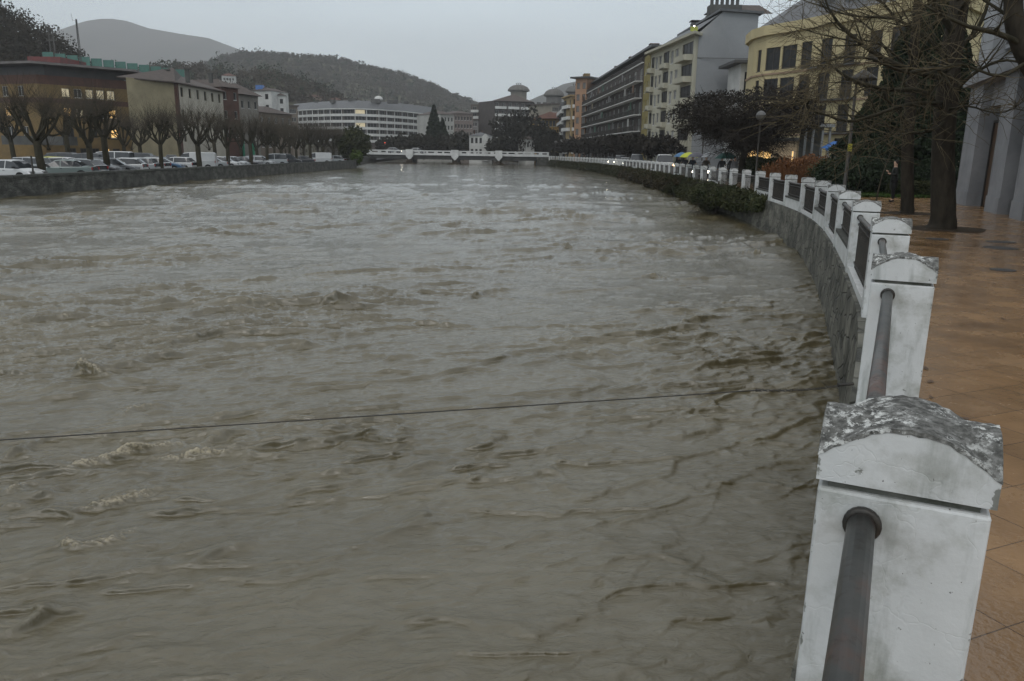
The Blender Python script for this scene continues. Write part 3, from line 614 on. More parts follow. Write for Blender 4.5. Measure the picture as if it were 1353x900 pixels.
mb=MB(); mb.box(bx1-3.2,bx1,BY-3,BY+10,-3,.7); wpart('abutment',mb,wst2,t); mb=MB(); mb.box(bx0-6,bx0+.5,BY-1,BY+9,-3,.7); wpart('abutment',mb,wst2,t)
#@@NEXT@@
# ------------------------------------------------------------------ HILLS
def hill(name,ridge,Y,depth,m,amp=8,base=-2,ext=400,nx=260,nrow=34,zoff=0,back=None):
    rp_=[P(a,b_,Y) for a,b_ in ridge]; xs=[p.x for p in rp_];zs=[p.z+zoff for p in rp_]
    X0=np.linspace(xs[0]-ext,xs[-1]+ext,nx); Zr=np.interp(X0,xs,zs)
    if ext: 
        l=X0<xs[0]; Zr[l]=zs[0]
    t=np.linspace(0,2,nrow)[:,None]; prof=np.where(t<=1,np.clip(t,0,1)**.95,np.cos((t-1)*PI/2*.9))
    Yg=Y+(t-1)*depth+0*X0[None,:]; Xg=X0[None,:]*(1+0*t)
    # keep silhouettes where they were measured: the near rows fan in towards the camera
    Zg=base+(Zr[None,:]-base)*prof
    Zg+=amp*prof*(pn(Xg/ (depth*.35),Yg/(depth*.35),51)+.4*pn(Xg/(depth*.12),Yg/(depth*.12),52))*np.clip(np.abs(t-1)*1.2,0,1)*.6
    co=np.stack([Xg,Yg,Zg],-1).reshape(-1,3); i=np.arange(nrow-1)[:,None]*nx+np.arange(nx-1)[None,:]
    q=np.stack([i,i+1,i+1+nx,i+nx],-1).reshape(-1,4)
    o=link(name,np_mesh(name,co,q,m,True)); o['kind']='structure'
    return Xg,Yg,Zg
def wood_on(name,H,n,hgt,size,m,leafn=26,tmax=.62,xr=None,label=None):
    Xg,Yg,Zg=H; nr,nx=Xg.shape; P_=[];Sz=[]
    r_=(rng.random(n)**.8*(nr-1)*tmax).astype(int); c_=rng.random(n)*(nx-1.01)
    if xr is not None: c_=(xr[0]+(xr[1]-xr[0])*rng.random(n))*(nx-1.01)
    ci=c_.astype(int); f=c_-ci
    x_=Xg[r_,ci]*(1-f)+Xg[r_,ci+1]*f; z_=Zg[r_,ci]*(1-f)+Zg[r_,ci+1]*f; y_=Yg[r_,ci]+rng.normal(size=n)*2
    h_=hgt*(.5+.8*rng.random(n))
    for k in range(n):
        q=rng.normal(size=(leafn,3)); q/=np.linalg.norm(q,axis=1)[:,None]; q*=(rng.random(leafn)**.4)[:,None]
        P_.append(np.array([x_[k],y_[k],z_[k]+h_[k]*.5])+q*np.array([.42,.42,.55])*h_[k])
    o=link(name,leaves(name,np.vstack(P_),size,m)); o['kind']='stuff'
    if label:o['label']=label
    return o
hm1=mat('mountain_scrub',(.045,.05,.04),(.065,.06,.05),.95,.004,detail=8)
hm2=mat('hill_wood_floor',(.055,.052,.038),(.085,.088,.045),.95,.012,detail=8)
hm3=mat('near_hill_floor',(.03,.03,.02),(.045,.045,.025),.95,.05)
wood_m=mat('bare_wood_crowns',(.04,.034,.026),(.07,.058,.04),.95,.02,detail=3)
wood_d=mat('dark_wood_crowns',(.026,.024,.017),(.045,.037,.026),.95,.06,detail=3)
wood_g=mat('evergreen_crowns',(.018,.03,.016),(.032,.045,.022),.95,.08,detail=3)
hill('mountain',[(-60,75),(20,60),(75,44),(100,32),(120,25),(140,22),(160,25),(190,35),(230,42),(270,48),(310,63),(350,82),(420,110),(520,150)],3000,1300,hm1,40,ext=900)
hill('distant_hill',[(650,165),(690,136),(720,123),(745,110),(780,103),(850,92),(950,85),(1100,80)],1800,700,hm1,25,ext=200)
H2=hill('hill',[(150,175),(200,140),(240,106),(268,89),(300,76),(330,71),(380,74),(440,78),(480,89),(530,99),(570,113),(600,128),(625,137),(660,158),(700,180)],1000,420,hm2,22,ext=10)
wood_on('hillside_wood',H2,9000,5,1.25,mat('hazy_wood_crowns',(.06,.054,.042),(.082,.074,.05),.95,.012,detail=4),22,.56,label='bare brown wood covering the rounded hill behind the town')  # haze put into the crown colour, lightened against self-shadow in the gaps
wood_on('evergreen_wood',H2,300,9,1.8,wood_g,26,.52,label='scattered dark evergreens on the rounded hill')
H3=hill('lower_hill',[(120,118),(160,106),(200,98),(240,92),(300,103),(360,104),(420,122),(460,142),(520,168)],470,140,hm2,6,ext=1)
wood_on('lower_wood',H3,1300,6,.8,wood_m,40,.6,label='bare wood on the low slope behind the left bank houses')
wood_on('lower_evergreen_wood',H3,110,9,.8,wood_g,90,.6,label='dark evergreens on the low slope behind the left bank houses')
H4=hill('wooded_slope',[(-220,-50),(-60,10),(0,35),(15,44),(30,55),(50,62),(65,70),(78,86),(95,110),(130,140)],215,70,hm3,3,ext=10)
wood_on('slope_wood',H4,1100,6,.42,wood_d,110,.62,label='dark wooded slope above the brick office building on the left')
# ------------------------------------------------------------------ HAZE
def haze():
    m=bpy.data.materials.new('haze_air'); m.use_nodes=True; nt=m.node_tree
    nt.nodes.remove(nt.nodes['Principled BSDF']); v=nt.nodes.new('ShaderNodeVolumePrincipled'); v.inputs['Density'].default_value=HAZE; v.inputs['Color'].default_value=(.97,.98,1,1)
    nt.links.new(v.outputs[0],nt.nodes['Material Output'].inputs['Volume'])
    mb=MB(); mb.box(-3600,3600,-300,4500,-3.6,560); o=link('haze',mb.mesh('haze',m)); o['kind']='stuff'
HAZE=.0003
haze()
# ------------------------------------------------------------------ BUILDINGS
_wc={}
def window_meshes(w,h,kind):
    k=(round(w,2),round(h,2),kind)
    if k in _wc: return _wc[k]
    base,fr=(kind.split(':')+['white'])[:2]
    fm={'white':white_fr,'dark':dark_fr,'shut':shut}[fr]
    f=MB(); t=.06; y0,y1=.02,.10
    f.box(-w/2,-w/2+t,y0,y1,0,h); f.box(w/2-t,w/2,y0,y1,0,h); f.box(-w/2+t,w/2-t,y0,y1,0,t); f.box(-w/2+t,w/2-t,y0,y1,h-t,h)
    nm=1 if w>.8 else 0
    if w>2: nm=2
    for j in range(nm): x_=-w/2+w*(j+1)/(nm+1); f.box(x_-.03,x_+.03,y0+.01,y1-.01,t,h-t)
    f.box(-w/2-.08,w/2+.08,-.1,.015,-.07,-.002)
    p=MB(); p.quad((-w/2+t,.07,t),(w/2-t,.07,t),(w/2-t,.07,h-t),(-w/2+t,.07,h-t))
    pmt={'glass':glass,'lit':lit,'lit2':lit2,'dim':glass_dark,'shut':shut}[base]
    s_=None
    if base=='glass' and False: pass
    _wc[k]=(f.mesh('window',fm),p.mesh('pane',pmt)); return _wc[k]
def wall(mb,a,b,z0,z1,ops,rec=.18):
    """vertical wall from a to b (xy, outward side to the right of a->b) with real openings"""
    a=Vector((a[0],a[1],0));b=Vector((b[0],b[1],0));W_=(b-a).length;d=(b-a)/W_;n=Vector((d.y,-d.x,0))
    T=lambda x,z,y=0:(a.x+d.x*x-n.x*y,a.y+d.y*x-n.y*y,z)
    xs=sorted({0,W_}|{o[0]-o[2]/2 for o in ops}|{o[0]+o[2]/2 for o in ops}); zs=sorted({z0,z1}|{o[1] for o in ops}|{o[1]+o[3] for o in ops})
    xs=[x for x in xs if -1e-6<=x<=W_+1e-6]; zs=[z for z in zs if z0-1e-6<=z<=z1+1e-6]
    for i in range(len(xs)-1):
        j=0
        while j<len(zs)-1:
            xc=(xs[i]+xs[i+1])/2
            ins=lambda zc:any(abs(xc-o[0])<o[2]/2 and o[1]<zc<o[1]+o[3] for o in ops)
            if ins((zs[j]+zs[j+1])/2): j+=1; continue
            k=j
            while k+1<len(zs)-1 and not ins((zs[k+1]+zs[k+2])/2): k+=1
            mb.quad(T(xs[i],zs[j]),T(xs[i+1],zs[j]),T(xs[i+1],zs[k+1]),T(xs[i],zs[k+1])); j=k+1
    for o in ops:
        x0,x1,h0,h1=o[0]-o[2]/2,o[0]+o[2]/2,o[1],o[1]+o[3]
        mb.quad(T(x0,h0),T(x0,h0,rec),T(x0,h1,rec),T(x0,h1)); mb.quad(T(x1,h0,rec),T(x1,h0),T(x1,h1),T(x1,h1,rec))
        mb.quad(T(x0,h1),T(x0,h1,rec),T(x1,h1,rec),T(x1,h1)); mb.quad(T(x0,h0,rec),T(x0,h0),T(x1,h0),T(x1,h0,rec))
def place_windows(root,a,b,ops,rec=.18,parent=None):
    a=Vector((a[0],a[1],0));b=Vector((b[0],b[1],0));d=(b-a).normalized();n=Vector((d.y,-d.x,0)); rz=math.atan2(d.y,d.x)
    for o in ops:
        kind=o[4] if len(o)>4 else 'glass'
        if kind=='void': continue
        f,p=window_meshes(o[2],o[3],kind); q=a+d*o[0]-n*(rec-.09); q.z=o[1]
        w_=link('window',f,root,q-root.location,rz); link('pane',p,w_)
def grid(W_,n,rows,w,h,m0=.8,m1=None,kind='glass',alt=None):
    m1=m0 if m1 is None else m1; out=[]
    for j,z in enumerate(rows):
        for i in range(n):
            x=m0+w/2+(W_-m0-m1-w)*(i/(n-1) if n>1 else .5); k=kind
            if alt: k=alt(i,j) or kind
            out.append((x,z,w,h,k))
    return out
def dist(a,b): return math.hypot(b[0]-a[0],b[1]-a[1])
def block(name,label,cat,pts,z0,z1,wm,faces,roof=None,group=None,parapet=0,slabs=None):
    """pts: footprint counter-clockwise seen from above starting at the leftmost front corner; faces: {edge: openings}"""
    cx=sum(p[0] for p in pts)/len(pts);cy=sum(p[1] for p in pts)/len(pts)
    t=thing(name,label,cat,(cx,cy,z0),0,group); mb=MB(); n=len(pts)
    for i in range(n): wall(mb,pts[i],pts[(i+1)%n],z0-1,z1+parapet,faces.get(i,[]))
    mb.poly([(p[0],p[1],z1) for p in pts])
    wpart('wall',mb,wm,t)
    for i in faces: place_windows(t,pts[i],pts[(i+1)%n],faces[i])
    return t
def band(t,name,pts,z0,z1,out_,m,closed=True,inn=.0):
    """projecting band / slab following the footprint"""
    n=len(pts); mb=MB(); cx=sum(p[0] for p in pts)/n;cy=sum(p[1] for p in pts)/n
    P_=[Vector((p[0],p[1])) for p in pts]; O=[]
    for i in range(n):
        a,b,c_=P_[i-1],P_[i],P_[(i+1)%n]; d1=(b-a).normalized();d2=(c_-b).normalized(); n1=Vector((d1.y,-d1.x));n2=Vector((d2.y,-d2.x)); nn_=(n1+n2); 
        nn_=nn_/max(.3,(1+n1.dot(n2))); O.append(b+nn_*out_)
    for i in range(n):
        j=(i+1)%n; a,b=O[i],O[j]; mb.quad((a.x,a.y,z0),(b.x,b.y,z0),(b.x,b.y,z1),(a.x,a.y,z1))
    mb.poly([(o.x,o.y,z1) for o in O]); mb.poly([(o.x,o.y,z0) for o in reversed(O)])
    return wpart(name,mb,m,t)
def hip(t,pts,z,zt,over,m,name='roof',ins=.45):
    P_=[Vector((p[0],p[1])) for p in pts]; c_=sum(P_,Vector((0,0)))/len(P_); mb=MB(); n=len(P_)
    e=[(c_+(p-c_)*(1+over/(p-c_).length)) for p in P_]
    # ridge along the long axis
    l01=(P_[1]-P_[0]).length; l12=(P_[2]-P_[1]).length
    d=(P_[1]-P_[0]).normalized() if l01>=l12 else (P_[2]-P_[1]).normalized(); L=max(l01,l12)/2*(1-ins)
    r0,r1=c_-d*L,c_+d*L
    zr=lambda v:(v.x,v.y,zt)
    for i in range(n):
        a,b=e[i],e[(i+1)%n]; ra=r0 if (a-r0).length<(a-r1).length else r1; rb=r0 if (b-r0).length<(b-r1).length else r1
        if ra is rb: mb.poly([(a.x,a.y,z),(b.x,b.y,z),zr(ra)])
        else: mb.quad((a.x,a.y,z),(b.x,b.y,z),zr(rb),zr(ra))
    mb.poly([(v.x,v.y,z-.02) for v in reversed(e)])
    return wpart(name,mb,m,t)
def wbox(t,name,x0,x1,y0,y1,z0,z1,m,rz=0,parent=None,label=None):
    c_=Vector(((x0+x1)/2,(y0+y1)/2,0)); M=Matrix.Translation(c_)@Matrix.Rotation(rz,4,'Z'); mb=MB(); w_=(x1-x0)/2;d_=(y1-y0)/2; mb.box(-w_,w_,-d_,d_,z0,z1,M)
    M2=inv(t); mb.v=[tuple(M2@Vector(v)) for v in mb.v]; return part(name,mb,m,parent or t,label=label)
_bc={}
def balcony(t,a,b,x,z,w,dep,hgt,m,rail_m=None,slab_m=None,round_=False):
    k=(round(w,2),dep,hgt,m.name,bool(rail_m),round_)
    if k not in _bc:
        mb=MB(); mb.box(-w/2,w/2,-dep,0,-.16,0)
        s_=mb.mesh('balcony',slab_m or m); mb=MB()
        if rail_m:
            mb.box(-w/2,w/2,-dep,-dep+.04,hgt-.05,hgt); mb.box(-w/2,-w/2+.04,-dep+.04,0,hgt-.05,hgt); mb.box(w/2-.04,w/2,-dep+.04,0,hgt-.05,hgt)
            nb=int(w/.16)
            for j in range(nb+1): x_=-w/2+.02+(w-.04)*j/nb; mb.box(x_-.012,x_+.012,-dep+.01,-dep+.03,0,hgt-.05)
            p_=mb.mesh('railing',rail_m)
        else:
            if round_:
                pr=[(-w/2,0),(-w/2+.02,-dep*.75),(-w/2+.35,-dep),(w/2-.35,-dep),(w/2-.02,-dep*.75),(w/2,0)]
                for (x0,y0),(x1,y1) in zip(pr,pr[1:]): mb.quad((x0,y0,-.17),(x1,y1,-.17),(x1,y1,hgt),(x0,y0,hgt)); mb.quad((x1*.96,y1*.9,-.0),(x0*.96,y0*.9,-.0),(x0*.96,y0*.9,hgt),(x1*.96,y1*.9,hgt)); mb.quad((x0,y0,hgt),(x1,y1,hgt),(x1*.96,y1*.9,hgt),(x0*.96,y0*.9,hgt))
            else:
                mb.box(-w/2,w/2,-dep-.002,-dep+.1,.002,hgt); mb.box(-w/2,-w/2+.08,-dep+.1,0,.002,hgt); mb.box(w/2-.08,w/2,-dep+.1,0,.002,hgt)
            p_=mb.mesh('balcony_front',m)
        _bc[k]=(s_,p_)
    s_,p_=_bc[k]; a=Vector((a[0],a[1],0));b=Vector((b[0],b[1],0));d=(b-a).normalized(); q=a+d*x; q.z=z
    o=link('balcony',s_,t,q-t.location,math.atan2(d.y,d.x)); link(p_.name.split('.')[0],p_,o)
def chimney(t,x,y,z0,z1,w,m):
    mb=MB(); mb.box(x-w/2,x+w/2,y-w/2,y+w/2,z0,z1); mb.box(x-w/2-.1,x+w/2+.1,y-w/2-.1,y+w/2+.1,z1+.002,z1+.15); return wpart('chimney',mb,m,t)
def V2(px,Y): return (X(px,Y),Y)
def back(a,b,depth): # two rear corners, going counter-clockwise
    d=Vector((b[0]-a[0],b[1]-a[1])).normalized(); n=Vector((-d.y,d.x)); return [(b[0]+n.x*depth,b[1]+n.y*depth),(a[0]+n.x*depth,a[1]+n.y*depth)]
stucco=lambda nm,c,k=.8: mat(nm,c,tuple(v*k for v in c),.85,.35,bump=.15,bscale=12)
slate=mat('slate_roof',(.085,.09,.095),(.06,.062,.065),.5,1.2,bump=.4,bscale=8)
tileroof=mat('clay_tile_roof',(.15,.075,.055),(.10,.06,.05),.7,1.5,bump=.5,bscale=9)
browntile=mat('weathered_tile_roof',(.10,.08,.07),(.07,.06,.055),.7,1.5,bump=.5,bscale=9)
brick_d=mat('red_brick',(.105,.055,.043),(.07,.042,.035),.85,.8,bump=.2,bscale=20)
ochre_b=mat('ochre_render',(.20,.135,.058),(.14,.10,.048),.85,.6)
conc=mat('dark_concrete',(.10,.10,.095),(.06,.06,.058),.8,.6)
wht=mat('white_render',(.52,.52,.50),(.40,.40,.385),.8,.4)
wht2=mat('white_band',(.60,.60,.58),(.48,.48,.46),.7,.5)
# --- brick office with overhanging roof (left)
a=V2(61,125);b=V2(178,135); dl=Vector((a[0]-b[0],a[1]-b[1])).normalized()
l=V2(-130,135)
ptsA=[l,a,b,(b[0]-6,b[1]+26),(l[0],l[1]+30)]
W1=dist(a,b); zt=Z(119,103.4,130); zr0=Z(61,98.5,125)
rows=[zt-12.3,zt-9.2,zt-6.1,zt-3.1]
def altA(i,j):
    if j==3: return ['dim:white','lit2:white','lit2:white','lit2:white','lit2:white','lit2:white','lit2:white'][min(i,6)] if i>0 else 'dim:dark'
    if j==2: return {2:'lit:white',3:'lit:white',6:'lit:white',5:'dim:white'}.get(i,'dim:dark')
    if j==1: return {6:'lit:white'}.get(i,'dim:dark')
    return {4:'lit:white'}.get(i,'dim:dark')
opsA=[]
for j,z in enumerate(rows):
    for i,f in enumerate((.285,.415,.545,.665,.785)):
        kd='dim:dark'
        if j==3: kd=('lit2:dark','dim:white','lit2:white','lit2:white','lit2:white')[i]
        if j==2: kd=('lit:white','lit2:dark','dim:dark','dim:white','lit:white')[i]
        if j==1: kd=('dim:dark','dim:dark','dim:dark','dim:dark','lit:white')[i]
        if j==0: kd=('dim:dark','dim:dark','dim:dark','lit:dark','dim:dark')[i]
        opsA.append((f*W1,z,1.15,1.35,kd))
WL=dist(l,a)
opsL=grid(WL,9,rows[1:],1.2,1.5,2,3,'dim:white',lambda i,j:'lit:white' if (i,j) in ((7,1),) else 'dim:white')
A=block('office_building','long brick and ochre office building with lit windows and a flat overhanging roof','building',ptsA,LZ,zt,ochre_b,{1:opsA,0:opsL})
band(A,'brick_storey',ptsA,zt-4.1,zt-3.35,.05,brick_d); band(A,'brick_frieze',ptsA,zt-1.3,zt+.02,.05,brick_d)
inner=[(p[0]*1.0+(0 if i else 0),p[1]+1.2) for i,p in enumerate(ptsA)]
band(A,'attic_storey',[(l[0],l[1]+1.5),(a[0]+.4,a[1]+1.5),(b[0]-1.2,b[1]+1.2),(b[0]-7,b[1]+24),(l[0],l[1]+28)],zt+.03,zt+1.5,0,mat('dark_attic_glazing',(.02,.02,.022),(.035,.03,.03),.4,1))
band(A,'roof',ptsA,zt+1.5,zt+1.85,1.6,mat('flat_roof_slab',(.15,.135,.13),(.10,.09,.085),.6,.5))
wbox(A,'plant_room',X(52,134),X(94,134),134,142,zt+1.8,Z(65,75,134),mat('red_cladding',(.16,.03,.028),(.09,.03,.028),.6,1.5))
wbox(A,'entrance_canopy',X(10,120),X(90,120),119,123,1.9,3.2,conc)
mb=MB()
wpart('roof_screen',(lambda m_:([m_.box(X(80,150)+k*2.0,X(80,150)+k*2.0+1.94,148+k*.35,148.1+k*.35,zt+1.8,Z(80,69,148)-k*.21) for k in range(12)],m_)[1])(mb),mat('green_mesh_screen',(.05,.15,.12),(.045,.11,.095),.5,3),A)
# radio mast and pylon
t=thing('radio_mast','thin lattice radio mast standing on the roof of the brick office building','mast',(P(106,75,140).x,140,zt+1.85))
mb=MB(); h_=Z(101,25,140)-zt-1.9; mb.box(-.35,.35,-.35,.35,0,.12); wpart_=part('mast_base',mb,conc,t)
mb=MB()
for k in range(3):
    a_=2*PI*k/3; mb.tube([(.22*math.cos(a_),.22*math.sin(a_),.1),(.1*math.cos(a_),.1*math.sin(a_),h_)],.05,5)
for k in range(26):
    z=h_*k/26; r_=.22-.12*k/26; a_=2*PI*k/3; mb.tube([(r_*math.cos(a_),r_*math.sin(a_),z),(r_*math.cos(a_+2.09),r_*math.sin(a_+2.09),z+h_/26)],.018,4)
part('lattice',mb,conc,t)
mb=MB(); mb.tube([(-.7,0,h_*.55),(0,0,h_*.56)],.03,5); mb.tube([(-.6,0,h_-.1),(0,0,h_-.4)],.03,5); mb.tube([(-.6,0,h_-.3),(-.75,0,h_+.9)],.03,5); part('aerial',mb,chrome,t)
t=thing('power_pylon','small dark power pylon on the wooded slope beside the mountain','pylon',(P(70,70,196).x,196,Z(71,85,196)))
h_=Z(70,40,205)-Z(71,85,205); mb=MB()
for sx in (-1,1):
    mb.tube([(sx*.55,0,0),(sx*.5,0,h_)],.16,4)
for k in range(5): mb.tube([(-.55,0,h_*k/5),(.5,0,h_*(k+1)/5)],.06,4)
part('frame',mb,dark_fr,t); mb=MB()
for z in (h_,h_-1.2,h_-2.6): mb.tube([(-1.2,0,z),(1.2,0,z)],.17,4); mb.tube([(-1.1,0,z),(-1.1,0,z+.4)],.1,4); mb.tube([(1.1,0,z),(1.1,0,z+.4)],.1,4)
part('cross_arm',mb,dark_fr,t)
# --- pale yellow house with white front
a=V2(176,122);b=V2(239,130);c_=V2(299,149)
zt=Z(239,109,130); pts=[a,b,c_,(c_[0]-14,c_[1]+5),(a[0]-2,a[1]+17)]
yel=stucco('pale_yellow_render',(.33,.285,.185),.72)
W2=dist(b,c_); 
A=block('town_house','big town house with blank pale yellow side wall and white front under a hipped roof','building',pts,LZ,zt,yel,{1:grid(W2,6,[zt-9.2,zt-5.6,zt-2.1],1.0,1.5,1.5,1.2,'dim:dark'),0:[]})
wl_=MB()
mb=MB(); wall(mb,(b[0]+.12,b[1]-.05),(c_[0]+.12,c_[1]-.05),LZ,zt,[(o[0],o[1],o[2],o[3]) for o in grid(W2,6,[zt-9.2,zt-5.6,zt-2.1],1.0,1.5,1.5,1.2)],.1); wpart('white_facade',mb,stucco('warm_white_render',(.46,.43,.36),.75),A)
wbox(A,'quoin',b[0]-.5,b[0]+.35,b[1]-.25,b[1]+.4,LZ,zt,brick_d)
zr=Z(240,92,140); e=[(a[0]-1,a[1]-1),(b[0]+.6,b[1]-1.2),(c_[0]+.9,c_[1]-.2),(c_[0]-14,c_[1]+6),(a[0]-3,a[1]+18)]
r0=((a[0]+b[0])/2-1,(a[1]+b[1])/2+11); r1=(c_[0]-6,c_[1]-3)
mb=MB(); mb.quad((*e[0],zt),(*e[1],zt),(*r0,zr),(*r0,zr+.01)); mb.quad((*e[1],zt),(*e[2],zt),(*r1,zr-.6),(*r0,zr)); mb.poly([(*e[2],zt),(*e[3],zt),(*r1,zr-.6)]); mb.quad((*e[3],zt),(*e[4],zt),(*r0,zr),(*r1,zr-.6)); mb.poly([(*e[4],zt),(*e[0],zt),(*r0,zr)]); mb.poly([(*q,zt-.15) for q in reversed(e)])
for i in range(5): mb.quad((*e[i],zt-.15),(*e[(i+1)%5],zt-.15),(*e[(i+1)%5],zt+.01),(*e[i],zt+.01))
wpart('roof',mb,browntile,A)
for px,py in ((200,96),(221,93),(247,92),(278,98)): chimney(A,P(px,py,134).x,134,zt+.3,Z(px,py,134),.55,conc)
# --- brick house
a=V2(298,150);b=V2(320,154); zt=Z(309,116,152)
A=block('brick_house','narrow dark brick house squeezed behind the big white fronted house','building',[a,b]+back(a,b,12),LZ,zt,brick_d,{0:grid(dist(a,b),2,[zt-9,zt-5.6,zt-2.2],.8,1.4,.5,.5,'dim:white')})
hip(A,[a,b]+back(a,b,12),zt,zt+1.6,.6,browntile)
# --- small house with green shop front
a=V2(321,160);b=V2(345,166); zt=Z(333,126,163); pts=[a,b]+back(a,b,12)
A=block('small_house','small grey rendered house with a hipped roof behind the pollarded trees','building',pts,LZ,zt,stucco('grey_beige_render',(.24,.225,.2)),{0:grid(dist(a,b),3,[zt-6.2,zt-2.6],.8,1.5,.5,.5,'dim:white')})
hip(A,pts,zt,zt+2.3,1,browntile)
for px in (318,331): wbox(A,'shop_front',X(px,159.5),X(px+6,159.5),159.2,159.5,.1,3.2,mat('green_shop_panel',(.03,.30,.17),(.03,.2,.12),.5,2))
a=V2(345,200);b=V2(388,212);zt=Z(366,150,206);pts=[a,b]+back(a,b,14)
A=block('terraced_house','low brown house between the small house and the curved apartment block','building',pts,LZ,zt,stucco('brown_render',(.16,.13,.10)),{0:grid(dist(a,b),5,[zt-8.5,zt-5.5,zt-2.5],.9,1.4,.6,.6,'dim:white')})
hip(A,pts,zt,zt+1.8,.7,browntile)
# --- white turreted villa with blue box on the slope
a=V2(337,262);b=V2(363,260); zt=Z(350,120,261); zg=5; pts=[a,b]+back(a,b,10)
A=block('hillside_villa','tall white villa with a blue roof box on the slope above the town','building',pts,zg,zt,wht,{0:grid(dist(a,b),2,[zt-6,zt-2.6],1.2,1.6,1.2,1.2,'dim:dark')})
hip(A,pts,zt,zt+1.2,.5,browntile); wbox(A,'blue_roof_box',X(343,262),X(352,262),262,264,zt,Z(347,112.5,262),mat('blue_panel',(.06,.16,.42),None,.5))
pts2=[V2(363,263),V2(381,264)]; pts2+=back(*pts2,9); z2=Z(372,126,263)
mb=MB()
for i in range(4): wall(mb,pts2[i],pts2[(i+1)%4],zg,z2,grid(dist(pts2[0],pts2[1]),2,[z2-5.4,z2-2.5],1,1.4,.8,.8) if i==0 else [])
wpart('side_wing',mb,wht,A); place_windows(A,pts2[0],pts2[1],grid(dist(pts2[0],pts2[1]),2,[z2-5.4,z2-2.5],1,1.4,.8,.8,'dim:dark')); hip(A,pts2,z2,z2+1.1,.5,browntile,'wing_roof')
for lab,px0,px1,Y,pyb,pyt,mm_ in [('long low house with a red lit band on the slope above the curved block',398,432,452,137,128,stucco('slope_house_render',(.26,.2,.17))),('grey house among the trees on the slope, left of the dark evergreens',300,318,440,108,100,wht),('small pale house half hidden on the slope under the rounded hill',436,456,455,138,132,stucco('slope_house_grey',(.3,.29,.27)))]:
    a=V2(px0,Y);b=V2(px1,Y+2);z1=Z(px0,pyt,Y);z0_=Z(px0,pyt,Y)-6;pts=[a,b]+back(a,b,9); A=block('slope_house',lab,'house',pts,z0_,z1,mm_,{0:grid(dist(a,b),4,[z1-2.4],1.1,1.3,.8,.8,'dim:white')}); hip(A,pts,z1,z1+1.6,.7,tileroof)
# --- curved white-banded apartment block
cpx=[(384,392),(410,374),(440,362),(470,357),(500,362),(530,375),(552,390),(572,408)]
fr=[V2(p,y) for p,y in cpx]; bk=[V2(p,y+22) for p,y in reversed(cpx)]
zt=Z(470,144.5,357); pts=fr+bk; faces={}
zb=[Z(470,v,357) for v in (152.5,161,169.8,178.5,187)]
for i in range(7):
    W_=dist(fr[i],fr[i+1]); n=max(1,int(W_/4.2)); ops=[]
    for j,z in enumerate(zb):
        for k in range(n):
            kd='dim:white'
            if (i,j,k) in ((3,0,0),(3,2,0)): kd='lit2:white'
            ops.append(((k+.5)*W_/n,z+.75,W_/n-.9,1.75,kd))
    faces[i]=ops
gl_b=stucco('brown_grey_infill',(.12,.105,.09))
A=block('curved_apartment_block','long curved six storey apartment block with continuous white balcony bands behind the bridge','building',pts,LZ,zt,gl_b,faces)
for z in zb: band(A,'white_balcony_band',pts,z-.35,z+.7,1.1,wht2)
mb=MB()
for i in range(8):
    if i<7:
        p,q=Vector(fr[i]),Vector(fr[i+1]); n=max(1,int((q-p).length/4.2)); d_=(q-p).normalized(); nn_=Vector((d_.y,-d_.x))
        for k in range(n): c_=p+(q-p)*k/n+nn_*.9; mb.box(c_.x-.14,c_.x+.14,c_.y-.14,c_.y+.14,zb[-1],zt)
wpart('white_fin',mb,wht2,A)
band(A,'eaves',pts,zt,zt+.4,1.4,wht2)
mb=MB(); zr=Z(470,133.5,370)
for i in range(7):
    a,b=fr[i],fr[i+1]; a2=(a[0]*.995,a[1]+9);b2=(b[0]*.995,b[1]+9); mb.quad((a[0],a[1]-1.2,zt+.4),(b[0],b[1]-1.2,zt+.4),(*b2,zr),(*a2,zr)); mb.quad((*a2,zr),(*b2,zr),(b[0],b[1]+23,zt+.4),(a[0],a[1]+23,zt+.4))
wpart('roof',mb,slate,A)
for px,py,w_ in ((398,134,2),(420,134,1.5),(442,132,2),(468,130,3.5),(481,134,1.5),(498,131,4),(520,132,4.5),(538,134,2),(556,137,3)): wbox(A,'roof_vent',X(px,368)-w_/2,X(px,368)+w_/2,367,370,zr-1,Z(px,py,368),conc)
mb=MB(); mb.lathe([(2.0,0),(1.95,.7),(1.6,1.3),(.9,1.75),(.1,1.9)],(X(502,370),370,Z(502,132.5,370)),14); wpart('roof_dome',mb,wht2,A,smooth=True)
